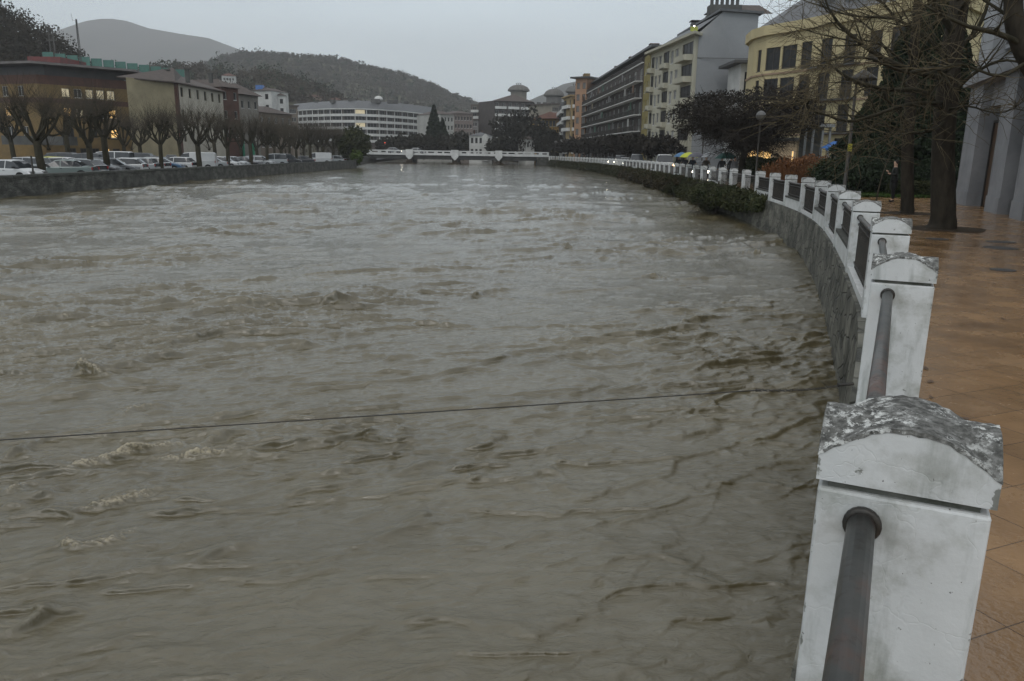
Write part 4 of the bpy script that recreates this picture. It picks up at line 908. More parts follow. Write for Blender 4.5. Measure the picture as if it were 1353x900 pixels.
# --- white-grey blocks right of the conifer
A=None
for nm,lab,px0,px1,Y,top,m_,nc in [('apartment_building','grey white apartment building right of the dark conifer',582,600,300,151,stucco('grey_white_render',(.36,.36,.34)),4),('apartment_building','low brown apartment building between the conifer and the brick tower block',600,625,318,150,stucco('brown_pink_render',(.20,.165,.15)),6)]:
    a=V2(px0,Y);b=V2(px1,Y+4);z1=Z((px0+px1)/2,top,Y);pts=[a,b]+back(a,b,16)
    t=block(nm,lab,'building',pts,LZ,z1,m_,{0:grid(dist(a,b),nc,[z1-2.6-3*k for k in range(4)],.8,1.6,.5,.5,'dim:white')}); hip(t,pts,z1,z1+1.3,.6,browntile)
for lab,px0,px1,Y,top,m_,nc,nr in [('distant pale block peeking over the curved apartment block, left of its roof dome',455,478,450,132,stucco('far_block_pale',(.30,.29,.27)),5,1),('distant brown block behind the trees left of the curved apartment block',368,396,300,140,stucco('far_block_brown',(.19,.16,.13)),6,4),('dark block with a flat roof between the brown tower block and the red roofed building',700,716,372,149,stucco('far_block_dark',(.13,.125,.12)),5,5),('grey block behind the white villa',606,632,335,158,stucco('far_block_grey',(.22,.21,.20)),6,5),('tall thin pale block beyond the yellow apartment building on the right bank',727,741,300,138,stucco('far_block_sand',(.26,.24,.20)),4,7)]:
    a=V2(px0,Y);bb=V2(px1,Y+3);z1=Z((px0+px1)/2,top,Y);pts=[a,bb]+back(a,bb,14)
    t=block('apartment_building',lab,'building',pts,LZ if Y<440 else 8,z1,m_,{0:grid(dist(a,bb),nc,[z1-2.6-3*k for k in range(nr)],1.1,1.6,.6,.6,'dim:white')}); band(t,'eaves',pts,z1,z1+.4,.6,browntile)
# --- brown tower block
a=V2(632,352);b=V2(652,340);c_=V2(702,346); zt=Z(652,133,340)
dkb=mat('dark_brown_brick',(.085,.075,.07),(.065,.058,.055),.85,.5)
ptsB=[a,b,c_,(c_[0]+2,c_[1]+22),(a[0]+4,a[1]+24)]; W3=dist(b,c_)
rowsB=[zt-2.6-3.0*k for k in range(8)]
A=block('tower_block','dark brown brick tower block with white balcony fronts behind the bridge','building',ptsB,LZ,zt,dkb,{1:grid(W3,6,rowsB,1.5,1.9,.6,.6,'dim:white')})
for j,z in enumerate(rowsB):
    for k in range(3): 
        if j<6: balcony(A,b,c_,W3*(k+.5)/3,z-.5,W3/3-1.0,1.1,.85,wht2)
hip(A,ptsB[1:3]+[ptsB[3],(b[0],b[1]+20)],zt,Z(660,125,350),.8,browntile)
a2,b2=V2(622,352),V2(632,352); z2=Z(627,138,352)
t=block('balcony_tower','slim grey tower with stacked white balconies, left of the brown tower block','building',[a2,b2]+back(a2,b2,9),LZ,z2,gl_b,{0:grid(dist(a2,b2),1,[z2-2.6-2.7*k for k in range(6)],1.8,1.7,.6,.6,'dim:white')})
for k in range(6): balcony(t,a2,b2,dist(a2,b2)/2,z2-3.2-2.7*k,dist(a2,b2)-.1,1.2,.9,wht2)
# mushroom roofed towers
beige=stucco('beige_concrete',(.20,.185,.16)); mush=mat('ribbed_concrete_roof',(.14,.135,.125),(.10,.097,.09),.8,1)
for lab,px,w_,Y,top,eav,bot,bm_ in [('tall beige tower with a domed overhanging roof behind the brown tower block',684,23,420,112,119.5,165,beige),('grey tower with a domed overhanging roof above the red roofed building',730,22,440,117.5,126,180,stucco('grey_tower_render',(.16,.155,.145))),('dark tower with a peaked overhanging roof just left of the yellow apartment building',757,20,430,113,121,175,stucco('dark_tower_render',(.12,.115,.11)))]:
    cx=X(px,Y); r_=w_*Y/1080/2; n=8; pts=[(cx+r_*math.cos(PI*1.125+2*PI*k/n),Y+r_*math.sin(PI*1.125+2*PI*k/n)) for k in range(n)]
    z1=Z(px,eav,Y); t=block('water_tower_block',lab,'tower',pts,LZ,z1,bm_,{1:[(r_*.38,z1-9,.9,1.4,'dim:dark'),(r_*.38,z1-5,.9,1.4,'dim:dark')]})
    mb=MB(); zt_=Z(px,top,Y); mb.lathe([(r_*1.0,z1-.8),(r_*1.28,z1-.4),(r_*1.26,z1+.3),(r_*1.0,z1+(zt_-z1)*.6),(r_*.6,zt_-.3),(.3,zt_)],(cx,Y,0),16); wpart('roof',mb,mush,t)
    for k in range(3): chimney(t,cx-1+k,Y,zt_-.6,zt_+.7,.4,conc)
# terrace buildings below those towers
a=V2(698,400);b=V2(750,402);z1=Z(725,140,400);pts=[a,b]+back(a,b,14)
t=block('apartment_building','dark grey building with small blocky roof huts beneath the domed towers','building',pts,LZ,z1,stucco('dark_grey_render',(.11,.11,.11)),{0:grid(dist(a,b),6,[z1-2.6],1.3,1.5,.8,.8,'dim:dark')}); 
for px in (708,716,726,738): wbox(t,'roof_hut',X(px,402),X(px+5,402),402,406,z1,Z(px,135,402),conc)
# --- low building with red roof and yellow end
a=V2(704,262);b=V2(735,262);c_=V2(745,258); zt=Z(720,157,262); pts=[a,b,c_]+back(b,c_,16)[:1]+[(a[0],a[1]+16)]
t=block('red_roofed_building','low building with a red tiled roof, glazed front and yellow end wall past the bridge','building',pts,LZ,zt,stucco('deep_yellow_render',(.42,.26,.07)),{0:grid(dist(a,b),6,[zt-2.4,zt-5.4],.9,1.8,.5,.5,'dim:white')})
hip(t,[a,c_]+back(a,c_,15),zt,Z(720,149,268),.9,tileroof,ins=.1)
# --- white villa
a=V2(620,236);b=V2(650,236);z1=Z(635,179.5,236); pts=[a,b]+back(a,b,9)
t=block('white_villa','small white villa with a gable and dark roof standing just beyond the bridge','building',pts,LZ,z1,wht,{0:grid(dist(a,b),5,[z1-2.1,z1-5.3],.7,1.5,.5,.5,'dim:dark')})
hip(t,pts,z1,Z(635,175,240),.4,slate); gx=X(641,235.4)
mb=MB(); gz=Z(641,176.5,235.4); mb.poly([(gx-1.0,235.3,z1-.2),(gx+1.0,235.3,z1-.2),(gx,235.3,gz)]); mb.quad((gx-1.0,235.3,z1-.2),(gx,235.3,gz),(gx,240,gz),(gx-1.0,240,z1-.2)); mb.quad((gx,235.3,gz),(gx+1.0,235.3,z1-.2),(gx+1.0,240,z1-.2),(gx,240,gz)); mb.box(gx-1.0,gx+1.0,235.3,236,LZ,z1-.2); wpart('gable',mb,wht,t)
for k in (0,1): wbox(t,'chimney',X(626+k*10,239),X(627.5+k*10,239),239,240,z1,Z(626,172,239),brick_d)
a=V2(695,236);b=V2(706,237);z1=Z(700,184,236);pts=[a,b]+back(a,b,6)
t=block('garden_lodge','tiny pale lodge among the dark trees at the right end of the bridge','building',pts,LZ,z1,wht,{0:grid(dist(a,b),2,[z1-2.2],.6,1.3,.3,.3,'dim:dark')}); hip(t,pts,z1,z1+.9,.4,browntile)
# ------------------------------------------------------------------ RIGHT BANK STREET
dk=stucco('charcoal_render',(.10,.10,.10))
a=V2(737,262);b=V2(744,232);z1=Z(742,134,235); pts=[a,b,(b[0]+14,b[1]+3),(a[0]+14,a[1])]
t=block('narrow_building','narrow dark grey building with white balconies at the far end of the right bank street','building',pts,0,z1,dk,{0:grid(dist(a,b),5,[z1-2.6-3.1*k for k in range(6)],1.4,1.8,1,1,'dim:white')})
for k in range(6): balcony(t,a,b,dist(a,b)*.5,z1-3.1-3.1*k,dist(a,b)*.8,.9,.8,wht2)
# yellow building
yb=stucco('warm_yellow_render',(.37,.28,.155)); a=V2(743,236);b=V2(753,225);c_=V2(757,222);d4=V2(770,222)
z1=Z(754,127,225); pts=[a,b,V2(772,226),(X(772,226),250),(a[0]+3,252)]
Wy=dist(b,pts[2]); rr3=[z1-2.9-3.1*k for k in range(6)]
t=block('yellow_building','warm yellow apartment building with white curved balconies far along the right bank','building',pts,0,z1,yb,{0:grid(dist(a,b),2,rr3,1.6,2,.8,.8,'dim:dark'),1:grid(Wy,1,rr3,2.6,2.1,.4,.9,'dim:dark')})
for z in rr3[:5]: balcony(t,b,pts[2],Wy*.5,z-.1,Wy*.86,.9,.75,wht2,round_=True); balcony(t,a,b,dist(a,b)*.5,z-.1,dist(a,b)*.8,.9,.75,wht2,round_=True)
band(t,'eaves',pts,z1,z1+.35,.7,yb)
# orange building
ob=stucco('orange_render',(.36,.225,.145)); a=V2(757.5,216);b=V2(772,214); z1=Z(764,104,216); pts=[a,b]+back(a,b,16)
t=block('orange_building','narrow orange apartment building with small brown windows on the right bank','building',pts,0,z1,ob,{0:grid(dist(a,b),2,[z1-2.6-2.95*k for k in range(7)],.95,1.5,.45,.3,'shut:dark')})
band(t,'eaves',pts,z1,z1+.4,1.1,conc); wbox(t,'roof_house',X(768,224),X(776,224),224,228,z1,Z(770,96,222),ochre_b)
# dark building with long balconies
a=V2(772,216);b=V2(845,141); z1=Z(845,82,141); pts=[a,b,(b[0]+14,b[1]+5),(a[0]+14,a[1]+5)]; Wd=dist(a,b)
rows=[z1-2.9-2.82*k for k in range(6)]
dkw=stucco('dark_brown_render',(.085,.075,.068))
t=block('balcony_building','long dark apartment building with continuous white edged balconies on the right bank','building',pts,0,z1,dkw,{0:grid(Wd,14,rows,2.1,2.0,1.2,1.2,'dim:white',lambda i,j:'shut:white' if (i*7+j*5)%6==0 else None)})
for z in rows:
    balcony(t,a,b,Wd/2,z-.12,Wd-1,1.3,.9,wht2,rail_m=iron,slab_m=wht2)
band(t,'attic',[(a[0]+2.5,a[1]+1),(b[0]+2.5,b[1]+1),(b[0]+13,b[1]+5),(a[0]+13,a[1]+5)],z1,z1+2.6,0,dkw)
band(t,'roof',[(a[0]+1.6,a[1]+1),(b[0]+1.6,b[1]+1),(b[0]+13,b[1]+5),(a[0]+13,a[1]+5)],z1+2.6,z1+3.0,.5,slate)
balcony(t,a,b,Wd/2,z1+.05,Wd-.5,.3,.8,wht2,rail_m=iron,slab_m=wht2)
random.seed(12)
scr=[mat('screen_'+n_,c2_,None,.7) for n_,c2_ in (('pale',(.34,.34,.32)),('green',(.06,.12,.09)),('brown',(.14,.09,.06)),('grey',(.18,.18,.18)),('cream',(.32,.28,.2)))]
dd_=Vector((b[0]-a[0],b[1]-a[1])).normalized(); MM=Matrix(((dd_.x,-dd_.y,0,a[0]),(dd_.y,dd_.x,0,a[1]),(0,0,1,0),(0,0,0,1)))
for z in rows:
    for q_ in range(9):
        x_=random.uniform(1,Wd-2.5); w_=random.uniform(.5,1.5); h_=random.choice((.7,1.1,2.3,2.3)); mb=MB(); mb.box(x_,x_+w_,-1.1,-.95,z-.1,z-.1+h_,MM); wpart('balcony_screen',mb,random.choice(scr),t)
for f in (.25,.5,.78): q=(a[0]+(b[0]-a[0])*f+5,a[1]+(b[1]-a[1])*f); chimney(t,q[0],q[1],z1+2.8,z1+5,1.6,brick_d)
wbox(t,'ground_floor_canopy',b[0]-2,b[0]+.2,b[1],b[1]+.5,3.4,3.6,conc,rz=0)
mb=MB(); d_=Vector((b[0]-a[0],b[1]-a[1])).normalized(); 
M=Matrix(((d_.x,d_.y,0,a[0]),(d_.y,-d_.x,0,a[1]),(0,0,1,0),(0,0,0,1))); mb.box(0,Wd,0,2.2,3.3,3.55,M); wpart('arcade_slab',mb,conc,t)
# olive building
a=V2(845.5,140);b=V2(853.5,133); z1=Z(847,75,139); pts=[a,b,(b[0]+12,b[1]+4),(a[0]+12,a[1]+4)]; Wo=dist(a,b)
t=block('olive_building','narrow olive yellow building wedged between the dark and cream apartment buildings','building',pts,0,z1,stucco('olive_render',(.24,.20,.075)),{0:grid(Wo,2,[z1-3-2.95*k for k in range(6)],1.1,1.7,.9,1.5,'dim:white')})
# cream building with grey gable
a=V2(853.5,133);b=V2(908,112); c_=V2(987,113.5)
z1=Z(908,47,112); pts=[a,b,c_,(c_[0],c_[1]+13),(a[0]+15,a[1]+13)]; Wc=dist(a,b)
cream=stucco('cream_render',(.40,.385,.31),.86); rows=[z1-2.5-2.87*k for k in range(6)]
ops=[]
for z in rows:
    for f,w_,kd in ((.06,1.7,'dim:dark'),(.155,1.35,'shut:white' if int(z)%2 else 'dim:white'),(.25,1.35,'dim:white'),(.40,2.9,'dim:dark'),(.535,1.45,'shut:white'),(.645,1.45,'dim:white' if int(z)%3 else 'shut:white'),(.87,4.6,'dim:dark')):
        ops.append((f*Wc,z-(.4 if w_>1.5 else .1),w_,1.8 if w_<1.5 else 2.3,kd))
t=block('cream_building','tall cream apartment building with rounded balconies and a blank grey side wall','building',pts,0,z1,cream,{0:ops})
for z in rows:
    for f,w_,dp in ((.06,1.9,.8),(.40,3.0,.7),(.87,4.7,1.2)): balcony(t,a,b,f*Wc,z-.45,w_,dp,.62,cream,round_=True)
gray=mat('grey_side_panel',(.26,.27,.28),(.22,.23,.24),.7,.25)
mb=MB(); mb.poly([(b[0]+.5,b[1]-.06,0),(c_[0],c_[1]-.06,0),(c_[0],c_[1]-.06,z1+3.1),(b[0]+3.6,b[1]-.06,z1+3.1),(b[0]+.5,b[1]-.06,z1+.36)]) ; wpart('grey_side_wall',mb,gray,t)
mb=MB()
for z in (z1-9.4,z1-2.9): mb.box(b[0]+.5,c_[0],b[1]-.1,b[1]-.065,z,z+.08)
wpart('panel_joint',mb,dk,t)
band(t,'eaves',[a,b,(b[0]+2,b[1]+3),(a[0]+3,a[1]+3)],z1,z1+.35,1.0,cream)
att=[(a[0]+5,a[1]+1.8),(b[0]+3.6,b[1]+.05),c_,(c_[0],c_[1]+13),(a[0]+15,a[1]+13)]
mb=MB(); mb.quad((a[0]-.3,a[1],z1+.36),(b[0]-.2,b[1]-.03,z1+.36),(b[0]+3.6,b[1]-.03,z1+3.1),(a[0]+4.4,a[1]+1.8,z1+3.1)); wpart('mansard',mb,slate,t); band(t,'attic',att,z1+.35,z1+3.1,0,gray); band(t,'roof',att,z1+3.1,z1+3.4,.6,slate)
for f in (.3,.62): q=(a[0]+(b[0]-a[0])*f+5.6,a[1]+(b[1]-a[1])*f+2.6); mb=MB(); mb.box(q[0]-.9,q[0]+.9,q[1]-.8,q[1]+.8,z1+2.4,z1+4.3); mb.box(q[0]-1.1,q[0]+1.1,q[1]-1,q[1]+1,z1+4.5,z1+4.6); wpart('roof_vent',mb,conc,t)
cx=X(945,116); mb=MB(); mb.box(cx-2.2,cx+2.2,116,118,z1+3.4,z1+4.7); wpart('chimney_base',mb,conc,t)
for k in range(6): mb=MB(); mb.tube([(cx-1.8+k*.72,117,z1+4.7),(cx-1.8+k*.72,117,z1+6.9)],.24,7); wpart('chimney',mb,dk,t)
mb=MB(); q=V2(980,116); rp0=[(X(963,116),115,z1+3.4),(X(1003,116),115,z1+3.4),(X(995,116),119,z1+5.2),(X(972,116),119,z1+5.2)]; mb.poly(rp0); mb.poly([(X(963,116),124,z1+3.4),(rp0[3]),(rp0[2]),(X(1003,116),124,z1+3.4)]); wpart('penthouse_roof',mb,browntile,t)
mb=MB(); q=at=Vector((b[0]-1.2,b[1]+1.5,z1+1.9)); mb.lathe([(.06,-.14),(.14,-.06),(.14,.06),(.06,.14)],(b[0]-.35,b[1]-.7,z1+.95),10); wpart('terrace_lamp',mb,lampw,t)
mb=MB(); mb.box(b[0]-.9,b[0]+.1,b[1]-1.0,b[1]-.95,z1+.4,z1+1.0); wpart('terrace_panel',mb,mat('yellow_green_panel',(.35,.38,.06),None,.5),t)
# ground floor canopy
mb=MB(); d_=Vector((b[0]-a[0],b[1]-a[1])).normalized(); M=Matrix(((d_.x,d_.y,0,a[0]),(d_.y,-d_.x,0,a[1]),(0,0,1,0),(0,0,0,1))); mb.box(0,Wc,0,1.6,3.0,3.35,M); wpart('canopy_slab',mb,cream,t)
# small white annex with dark eave
a=V2(970,104);b=V2(990,104); z1=Z(980,84,104); pts=[a,b]+back(a,b,6)
t=block('annex_house','narrow white annex with dark eaves between the grey side wall and the cream block','building',pts,0,z1,wht,{0:[(dist(a,b)*.45,z1-3.2,.7,2.2,'dim:dark')]}); band(t,'eaves',pts,z1,z1+.35,1.1,dk)
# curved cream building with bare stone-coloured windows
c_l=[V2(985,93),V2(1000,90.2),V2(1040,86.5),V2(1180,74),V2(1230,70)]; z1=Z(985,52,93)
pts=[V2(978,97)]+c_l+[(c_l[-1][0]+14,c_l[-1][1]+14),(c_l[0][0]+8,c_l[0][1]+18)]
cy=stucco('buttery_render',(.47,.40,.235),.88); rw=[z1-3.6-3.25*k for k in range(4)]
L2,L3=dist(c_l[1],c_l[2]),dist(c_l[2],c_l[3])
t=block('cream_corner_building','buttery cream building with a rounded corner and big dark windows behind the bare trees','building',pts,0,z1,cy,{1:[(dist(c_l[0],c_l[1])*.5,z,.9,2.3,'dim:dark') for z in rw],2:[(L2*f,z,2.0,2.3,'dim:dark') for f in (.25,.78) for z in rw],3:[(L3*f,z-.2,1.5,2.6,'dim:dark') for f in (.1,.3,.52,.74,.92) for z in rw]})
band(t,'cornice',pts,z1,z1+1.0,.45,cy)
for z in rw: band(t,'sill_band',pts,z-.55,z-.35,.12,stucco('pink_stone',(.30,.22,.15)))
for z in rw[:3]:
    for f in (.3,.52): balcony(t,c_l[2],c_l[3],L3*f,z-.3,3.2,.8,.9,dk,rail_m=iron)
mb=MB(); z2=Z(1180,2,78)
ct=((c_l[0][0]+c_l[-1][0])/2+8,95)
for i in range(len(pts)):
    p,q=pts[i],pts[(i+1)%len(pts)]; f=.42; mb.quad((*p,z1+1.0),(*q,z1+1.0),(q[0]+(ct[0]-q[0])*f,q[1]+(ct[1]-q[1])*f,z1+4.6),(p[0]+(ct[0]-p[0])*f,p[1]+(ct[1]-p[1])*f,z1+4.6))
mb.poly([(p[0]+(ct[0]-p[0])*.42,p[1]+(ct[1]-p[1])*.42,z1+4.6) for p in pts]); wpart('roof',mb,slate,t)
mb=MB()
for f in (.2,.45): q=Vector(c_l[2]).lerp(Vector(c_l[3]),f); mb.box(q.x+1,q.x+2.2,q.y+2,q.y+3.2,z1+1,z1+4.2); 
wpart('dormer',mb,slate,t)
# ground-floor pavilion with lit shop window
a=V2(985,78);b=V2(1052,76); z1=Z(1020,186,77); pts=[a,b]+back(a,b,5)
t=block('pavilion','low sandy pavilion with a warm lit shop window behind the dark round tree','building',pts,0,z1,stucco('sand_render',(.40,.30,.19)),{0:[(dist(a,b)*.27,1.5,2.4,.9,'lit'),(dist(a,b)*.05,1.2,.3,1.2,'dim'),(dist(a,b)*.93,1.0,.25,1.4,'lit')]}); band(t,'roof',pts,z1,z1+.3,.5,conc)
t=thing('grey_kiosk','grey metal kiosk frame with tall posts beside the orange shrub','kiosk',(X(1078,60),60,0)); w_=2.4
for k,x_ in enumerate((-.9,-.35,.35,.9)): mb=MB(); mb.box(x_-.07,x_+.07,-.07,.07,0,Z(1078,168,60)); part('post',mb,gray,t)
mb=MB(); mb.box(-1.1,1.1,-.3,1.6,Z(1078,168,60)+.002,Z(1078,164,60)); part('roof',mb,gray,t); mb=MB(); mb.box(-.85,.85,1.3,1.35,0,Z(1078,168,60)); part('back_panel',mb,conc,t)
t=thing('market_awning','small blue awning over a grey counter beside the dark conifers','awning',(X(1104,52),52,0))
mb=MB(); za=Z(1104,196,52); mb.poly([(-.7,0,za),(.6,0,za),(.25,.5,za+.45),(-.05,.5,za+.45)]); mb.poly([(-.7,1,za),(-.05,.5,za+.45),(.25,.5,za+.45),(.6,1,za)]); mb.poly([(-.7,0,za),(-.05,.5,za+.45),(-.7,1,za)]); mb.poly([(.6,0,za),(.6,1,za),(.25,.5,za+.45)]); mb.box(-.7,.6,-.02,0,za-.15,za)
part('canopy',mb,mat('blue_awning_cloth',(.03,.14,.42),None,.6),t); mb=MB(); mb.box(-.6,.5,.1,.9,0,za-.5); part('counter',mb,stucco('counter_grey',(.35,.35,.35)),t); mb=MB()
for x_,y_ in ((-.62,.03),(.52,.03),(-.62,.95),(.52,.95)): mb.tube([(x_,y_,0),(x_,y_,za)],.025,5)
part('frame',mb,iron,t)
# --- grey pilastered building at the right
p0=G(1262,268);p1=G(1353,293); d_=(p1-p0).normalized(); p2=p1+d_*12; 
root=thing('pilastered_building','grey building with tall plain pilasters standing on the ochre paving at the far right','building',(p0.x,p0.y,0),math.atan2(d_.y,d_.x))
gp=mat('grey_painted_stone',(.27,.275,.285),(.19,.195,.205),.7,.8,bump=.2); gp2=mat('grey_recess',(.17,.175,.185),(.12,.125,.13),.7,.8); gw=mat('grey_white_panel',(.36,.37,.39),(.28,.29,.30),.7,.6)
L=(p2-p0).length; HH=12; zc=4.7
mb=MB(); mb.box(0,L,.75,8,0,HH); part('wall',mb,gp2,root)
def tpx(px):
    r_=ray(px,280); n=(r_[0],r_[1]); det=-d_.x*n[1]+d_.y*n[0]; return (p0.x*n[1]-p0.y*n[0])/det
PD=.34
pil=[(tpx(1259),tpx(1275)),(tpx(1301),tpx(1318)),(tpx(1336),tpx(1352))]
x_=pil[-1][1]+1.6
while x_<L: pil.append((x_,x_+1.4)); x_+=3.0
mb=MB(); mb.box(0,L,PD,.75,zc-.9,zc); part('lintel',mb,gp,root)
for k,(xa,xb) in enumerate(pil):
    mb=MB(); mb.box(xa,xb,0,.76,0,zc-.002); mb.box(xa-.03,xb+.03,-.03,.3,0,.55); mb.box(xa+.12,xa+.16,-.012,.01,.6,zc-.2); part('pilaster',mb,gp,root)
    mb=MB(); mb.box(xa+.05,xb-.05,.1,.74,zc+.62,HH); part('upper_pilaster',mb,gw,root)
    if k+1<len(pil):
        o0,o1=xb+.05,pil[k+1][0]-.05
        mb=MB(); mb.box(o0,o0+.07,.5,.74,0,3.3); mb.box(o1-.07,o1,.5,.74,0,3.3); mb.box(o0+.07,o1-.07,.5,.74,3.2,3.3); f_=part('door' if k%2==0 else 'shop_window',mb,iron,root)
        mb=MB(); mb.box(o0+.08,o1-.08,.55,.7,.03,3.18); part('leaf' if k%2==0 else 'pane',mb,mat('brown_door_wood',(.09,.05,.025),(.06,.035,.02),.5,3) if k%2==0 else glass_dark,f_)
        mb=MB(); mb.box(o0,o1,.5,.745,zc+1.2,zc+3.4); w_=part('window',mb,gw,root); mb=MB(); mb.box(o0+.2,o1-.2,.48,.495,zc+1.35,zc+3.25); part('pane',mb,glass_dark,w_)
mb=MB(); mb.box(-.25,L,-.3,.76,zc,zc+.25); mb.box(-.1,L,-.1,.76,zc+.25,zc+.6); part('cornice',mb,gp,root)
# ------------------------------------------------------------------ TREES
bark=mat('dark_bark',(.020,.017,.013),(.045,.038,.028),.9,6,bump=.8,bscale=22,stretch=(1,1,.35))
bark2=mat('mossy_bark',(.026,.024,.015),(.048,.042,.028),.9,4,bump=.8,bscale=20,stretch=(1,1,.35))
twigm=mat('brown_twigs',(.052,.045,.034),(.08,.068,.05),.9,5)
twigd=mat('dark_twigs',(.026,.022,.019),(.045,.037,.03),.9,5)
leafd=mat('dark_evergreen_leaf',(.010,.018,.009),(.022,.034,.015),.8,1.2)
leafg=mat('ivy_leaf',(.026,.036,.014),(.062,.064,.028),.8,1.0)
leafb=mat('brown_dead_leaf',(.035,.028,.016),(.055,.042,.022),.9,1)
def rv(s=1): return Vector((random.gauss(0,1),random.gauss(0,1),random.gauss(0,1)))*s
def branch(out,p,d,L,r,lev,segs=5,wob=.14,up=.05,rend=.35):
    pts=[p.copy()];rs=[r]; d=d.normalized()
    for i in range(segs):
        d=(d+rv(wob)+Vector((0,0,up))).normalized(); p=p+d*(L/segs); pts.append(p.copy()); rs.append(r*(1-(1-rend)*(i+1)/segs))
    out[lev].append((pts,rs)); return pts,rs,d
def pollard(seed,h=2.6,r=.26,nar=6,arm=2.6,tw=2.5,ntw=26):
    random.seed(seed); out=[[],[],[]]
    pts,rs,d=branch(out,Vector((0,0,-.1)),Vector((.03*random.gauss(0,1),0,1)),h,r,0,5,.04,0,.85)
    out[0][0][1][0]=r*1.35
    for k in range(nar):
        a=2*PI*k/nar+random.uniform(-.3,.3); st=pts[-1]-Vector((0,0,random.uniform(0,.5))); 
        pp,rr4,dd=branch(out,st,Vector((math.cos(a),math.sin(a),random.uniform(.7,1.2))),arm*random.uniform(.75,1.1),r*.48,1,5,.12,.16,.6)
        ends=[pp[-1]]
        for j in range(2):
            q=pp[random.choice((2,3))]; p3,_,_=branch(out,q,dd+rv(.6),arm*.45,r*.26,1,3,.15,.12,.8); ends.append(p3[-1])
        for e_ in ends:
            out[1].append(([e_-Vector((0,0,.08)),e_,e_+Vector((0,0,.1))],[.08,.15,.07]))
            for j in range(ntw//2):
                branch(out,e_+rv(.05),Vector((random.gauss(0,.62),random.gauss(0,.62),.9)),tw*random.uniform(.35,1.1),.010,2,3,.08,.03,.3)
    return out
def spreading(seed,h,r,lev1,L1,spread=.8,sub=5,tw=14,twl=.9,droop=0,start=.55,twr=.01):
    random.seed(seed); out=[[],[],[]]
    pts,rs,d=branch(out,Vector((0,0,-.1)),Vector((0,0,1)),h,r,0,7,.04,.02,.5); out[0][0][1][0]=r*1.4
    for k in range(lev1):
        a=2*PI*k*.382*1.0+random.uniform(-.3,.3); f=start+(1-start)*k/lev1; i=min(int(f*7),6); st=pts[i].lerp(pts[i+1],f*7-i)
        pp,rr4,dd=branch(out,st,Vector((math.cos(a)*spread,math.sin(a)*spread,.55)),L1*random.uniform(.7,1.1)*(1.1-.4*f),r*.4*(1.2-f*.6),1,7,.13,.03-droop*.03,.25)
        for j in range(sub):
            q=random.randint(2,7); p3,r3,d3=branch(out,pp[q],dd+rv(.8)-Vector((0,0,droop*.3)),L1*random.uniform(.25,.5),rr4[q]*.55,1,5,.16,.0-droop*.05,.3)
            for m_ in range(tw):
                s_=random.randint(1,5); branch(out,p3[s_],d3+rv(.9)-Vector((0,0,droop*.4)),twl*random.uniform(.4,1.1),twr*1.3,2,4,.16,-.03*droop,.35)
        for m_ in range(tw):
            s_=random.randint(2,7); branch(out,pp[s_],dd+rv(.9),twl*random.uniform(.4,1.1),twr*1.3,2,4,.16,-.03*droop,.35)
    return out
def tree_meshes(out,bm_,tm_,n0=9,n1=5,n2=3):
    t=MB(); l=MB(); w=MB()
    for p,r in out[0]: t.tube(p,r,n0)
    for p,r in out[1]: l.tube(p,r,n1)
    for p,r in out[2]: w.tube(p,r,n2,cap=False)
    return t.mesh('trunk',bm_,True),l.mesh('branches',bm_,True),w.mesh('twigs',tm_)
def put_tree(name,ms,label,loc,rz=0,sc=1,group=None,cat='tree'):
    t=thing(name,label,cat,loc,rz,group); t.scale=(sc,)*3
    for m_ in ms: link(m_.name.split('.')[0],m_,t)
    return t
pol=[tree_meshes(pollard(11+k,h=2.7+.2*k,r=.24+.03*(k%2),nar=6+k%3,ntw=46),bark2,twigm,8,5,3) for k in range(4)]
Gp='bare pollarded plane trees in the car park'
ords=['nearest','second','third','fourth','fifth','sixth','seventh','eighth','ninth','tenth','eleventh','twelfth','thirteenth','fourteenth']
random.seed(5)
row1=[52,117,140,212,262,300,330,352,372,392,410,426,440]
r1y=[56,63.5,67,77,86,94,103,110,118,126,134,140,146]
for k,(px,Y) in enumerate(zip(row1,r1y)):
    big=k==0
    put_tree('plane_tree',pol[(k*3+1)%4],('large bare tree with a spreading crown' if big else 'bare pollarded tree')+' beside the river wall, '+(['nearest to the camera','second from the left','third from the left'][k] if k<3 else ords[k]+' of its row from the left'),(X(px,Y),Y,LZ),random.uniform(0,6),1.05 if big else random.uniform(.95,1.1),Gp)
random.seed(9)
for k,(px,Y) in enumerate([(18,84),(88,92),(165,98),(186,104),(240,110),(283,118),(318,126),(340,134),(362,142),(383,152),(401,160),(420,168),(447,175),(458,184)]):
    put_tree('plane_tree',pol[(k+2)%4],'bare pollarded tree near the houses, '+ords[k].replace('nearest','first')+' of the back row from the left',(X(px,Y),Y,LZ),random.uniform(0,6),random.uniform(1.0,1.2),Gp)
def blob(c_,r_,n,seed,flat=1.0,lump=.35):
    g=np.random.default_rng(seed); q=g.normal(size=(n,3)); q/=np.linalg.norm(q,axis=1)[:,None]
    f=1+lump*(pn(q[:,0]*1.9+seed,q[:,1]*1.9+q[:,2]*1.6,60+seed%7))*2; rr5=(.55+.45*g.random(n)**.5)*f
    # clumps: keep leaves where a 3D-ish noise is high, leaving gaps
    pts=q*rr5[:,None]*np.array(r_); keep=pn(pts[:,0]*1.7/r_[0]*2.4,pts[:,2]*1.7/r_[2]*2.4+pts[:,1]/r_[1]*2.4,61+seed%5)>-.22
    pts=pts[keep]; pts[:,2]=np.where(pts[:,2]<0,pts[:,2]*flat,pts[:,2]); return pts+np.array(c_)
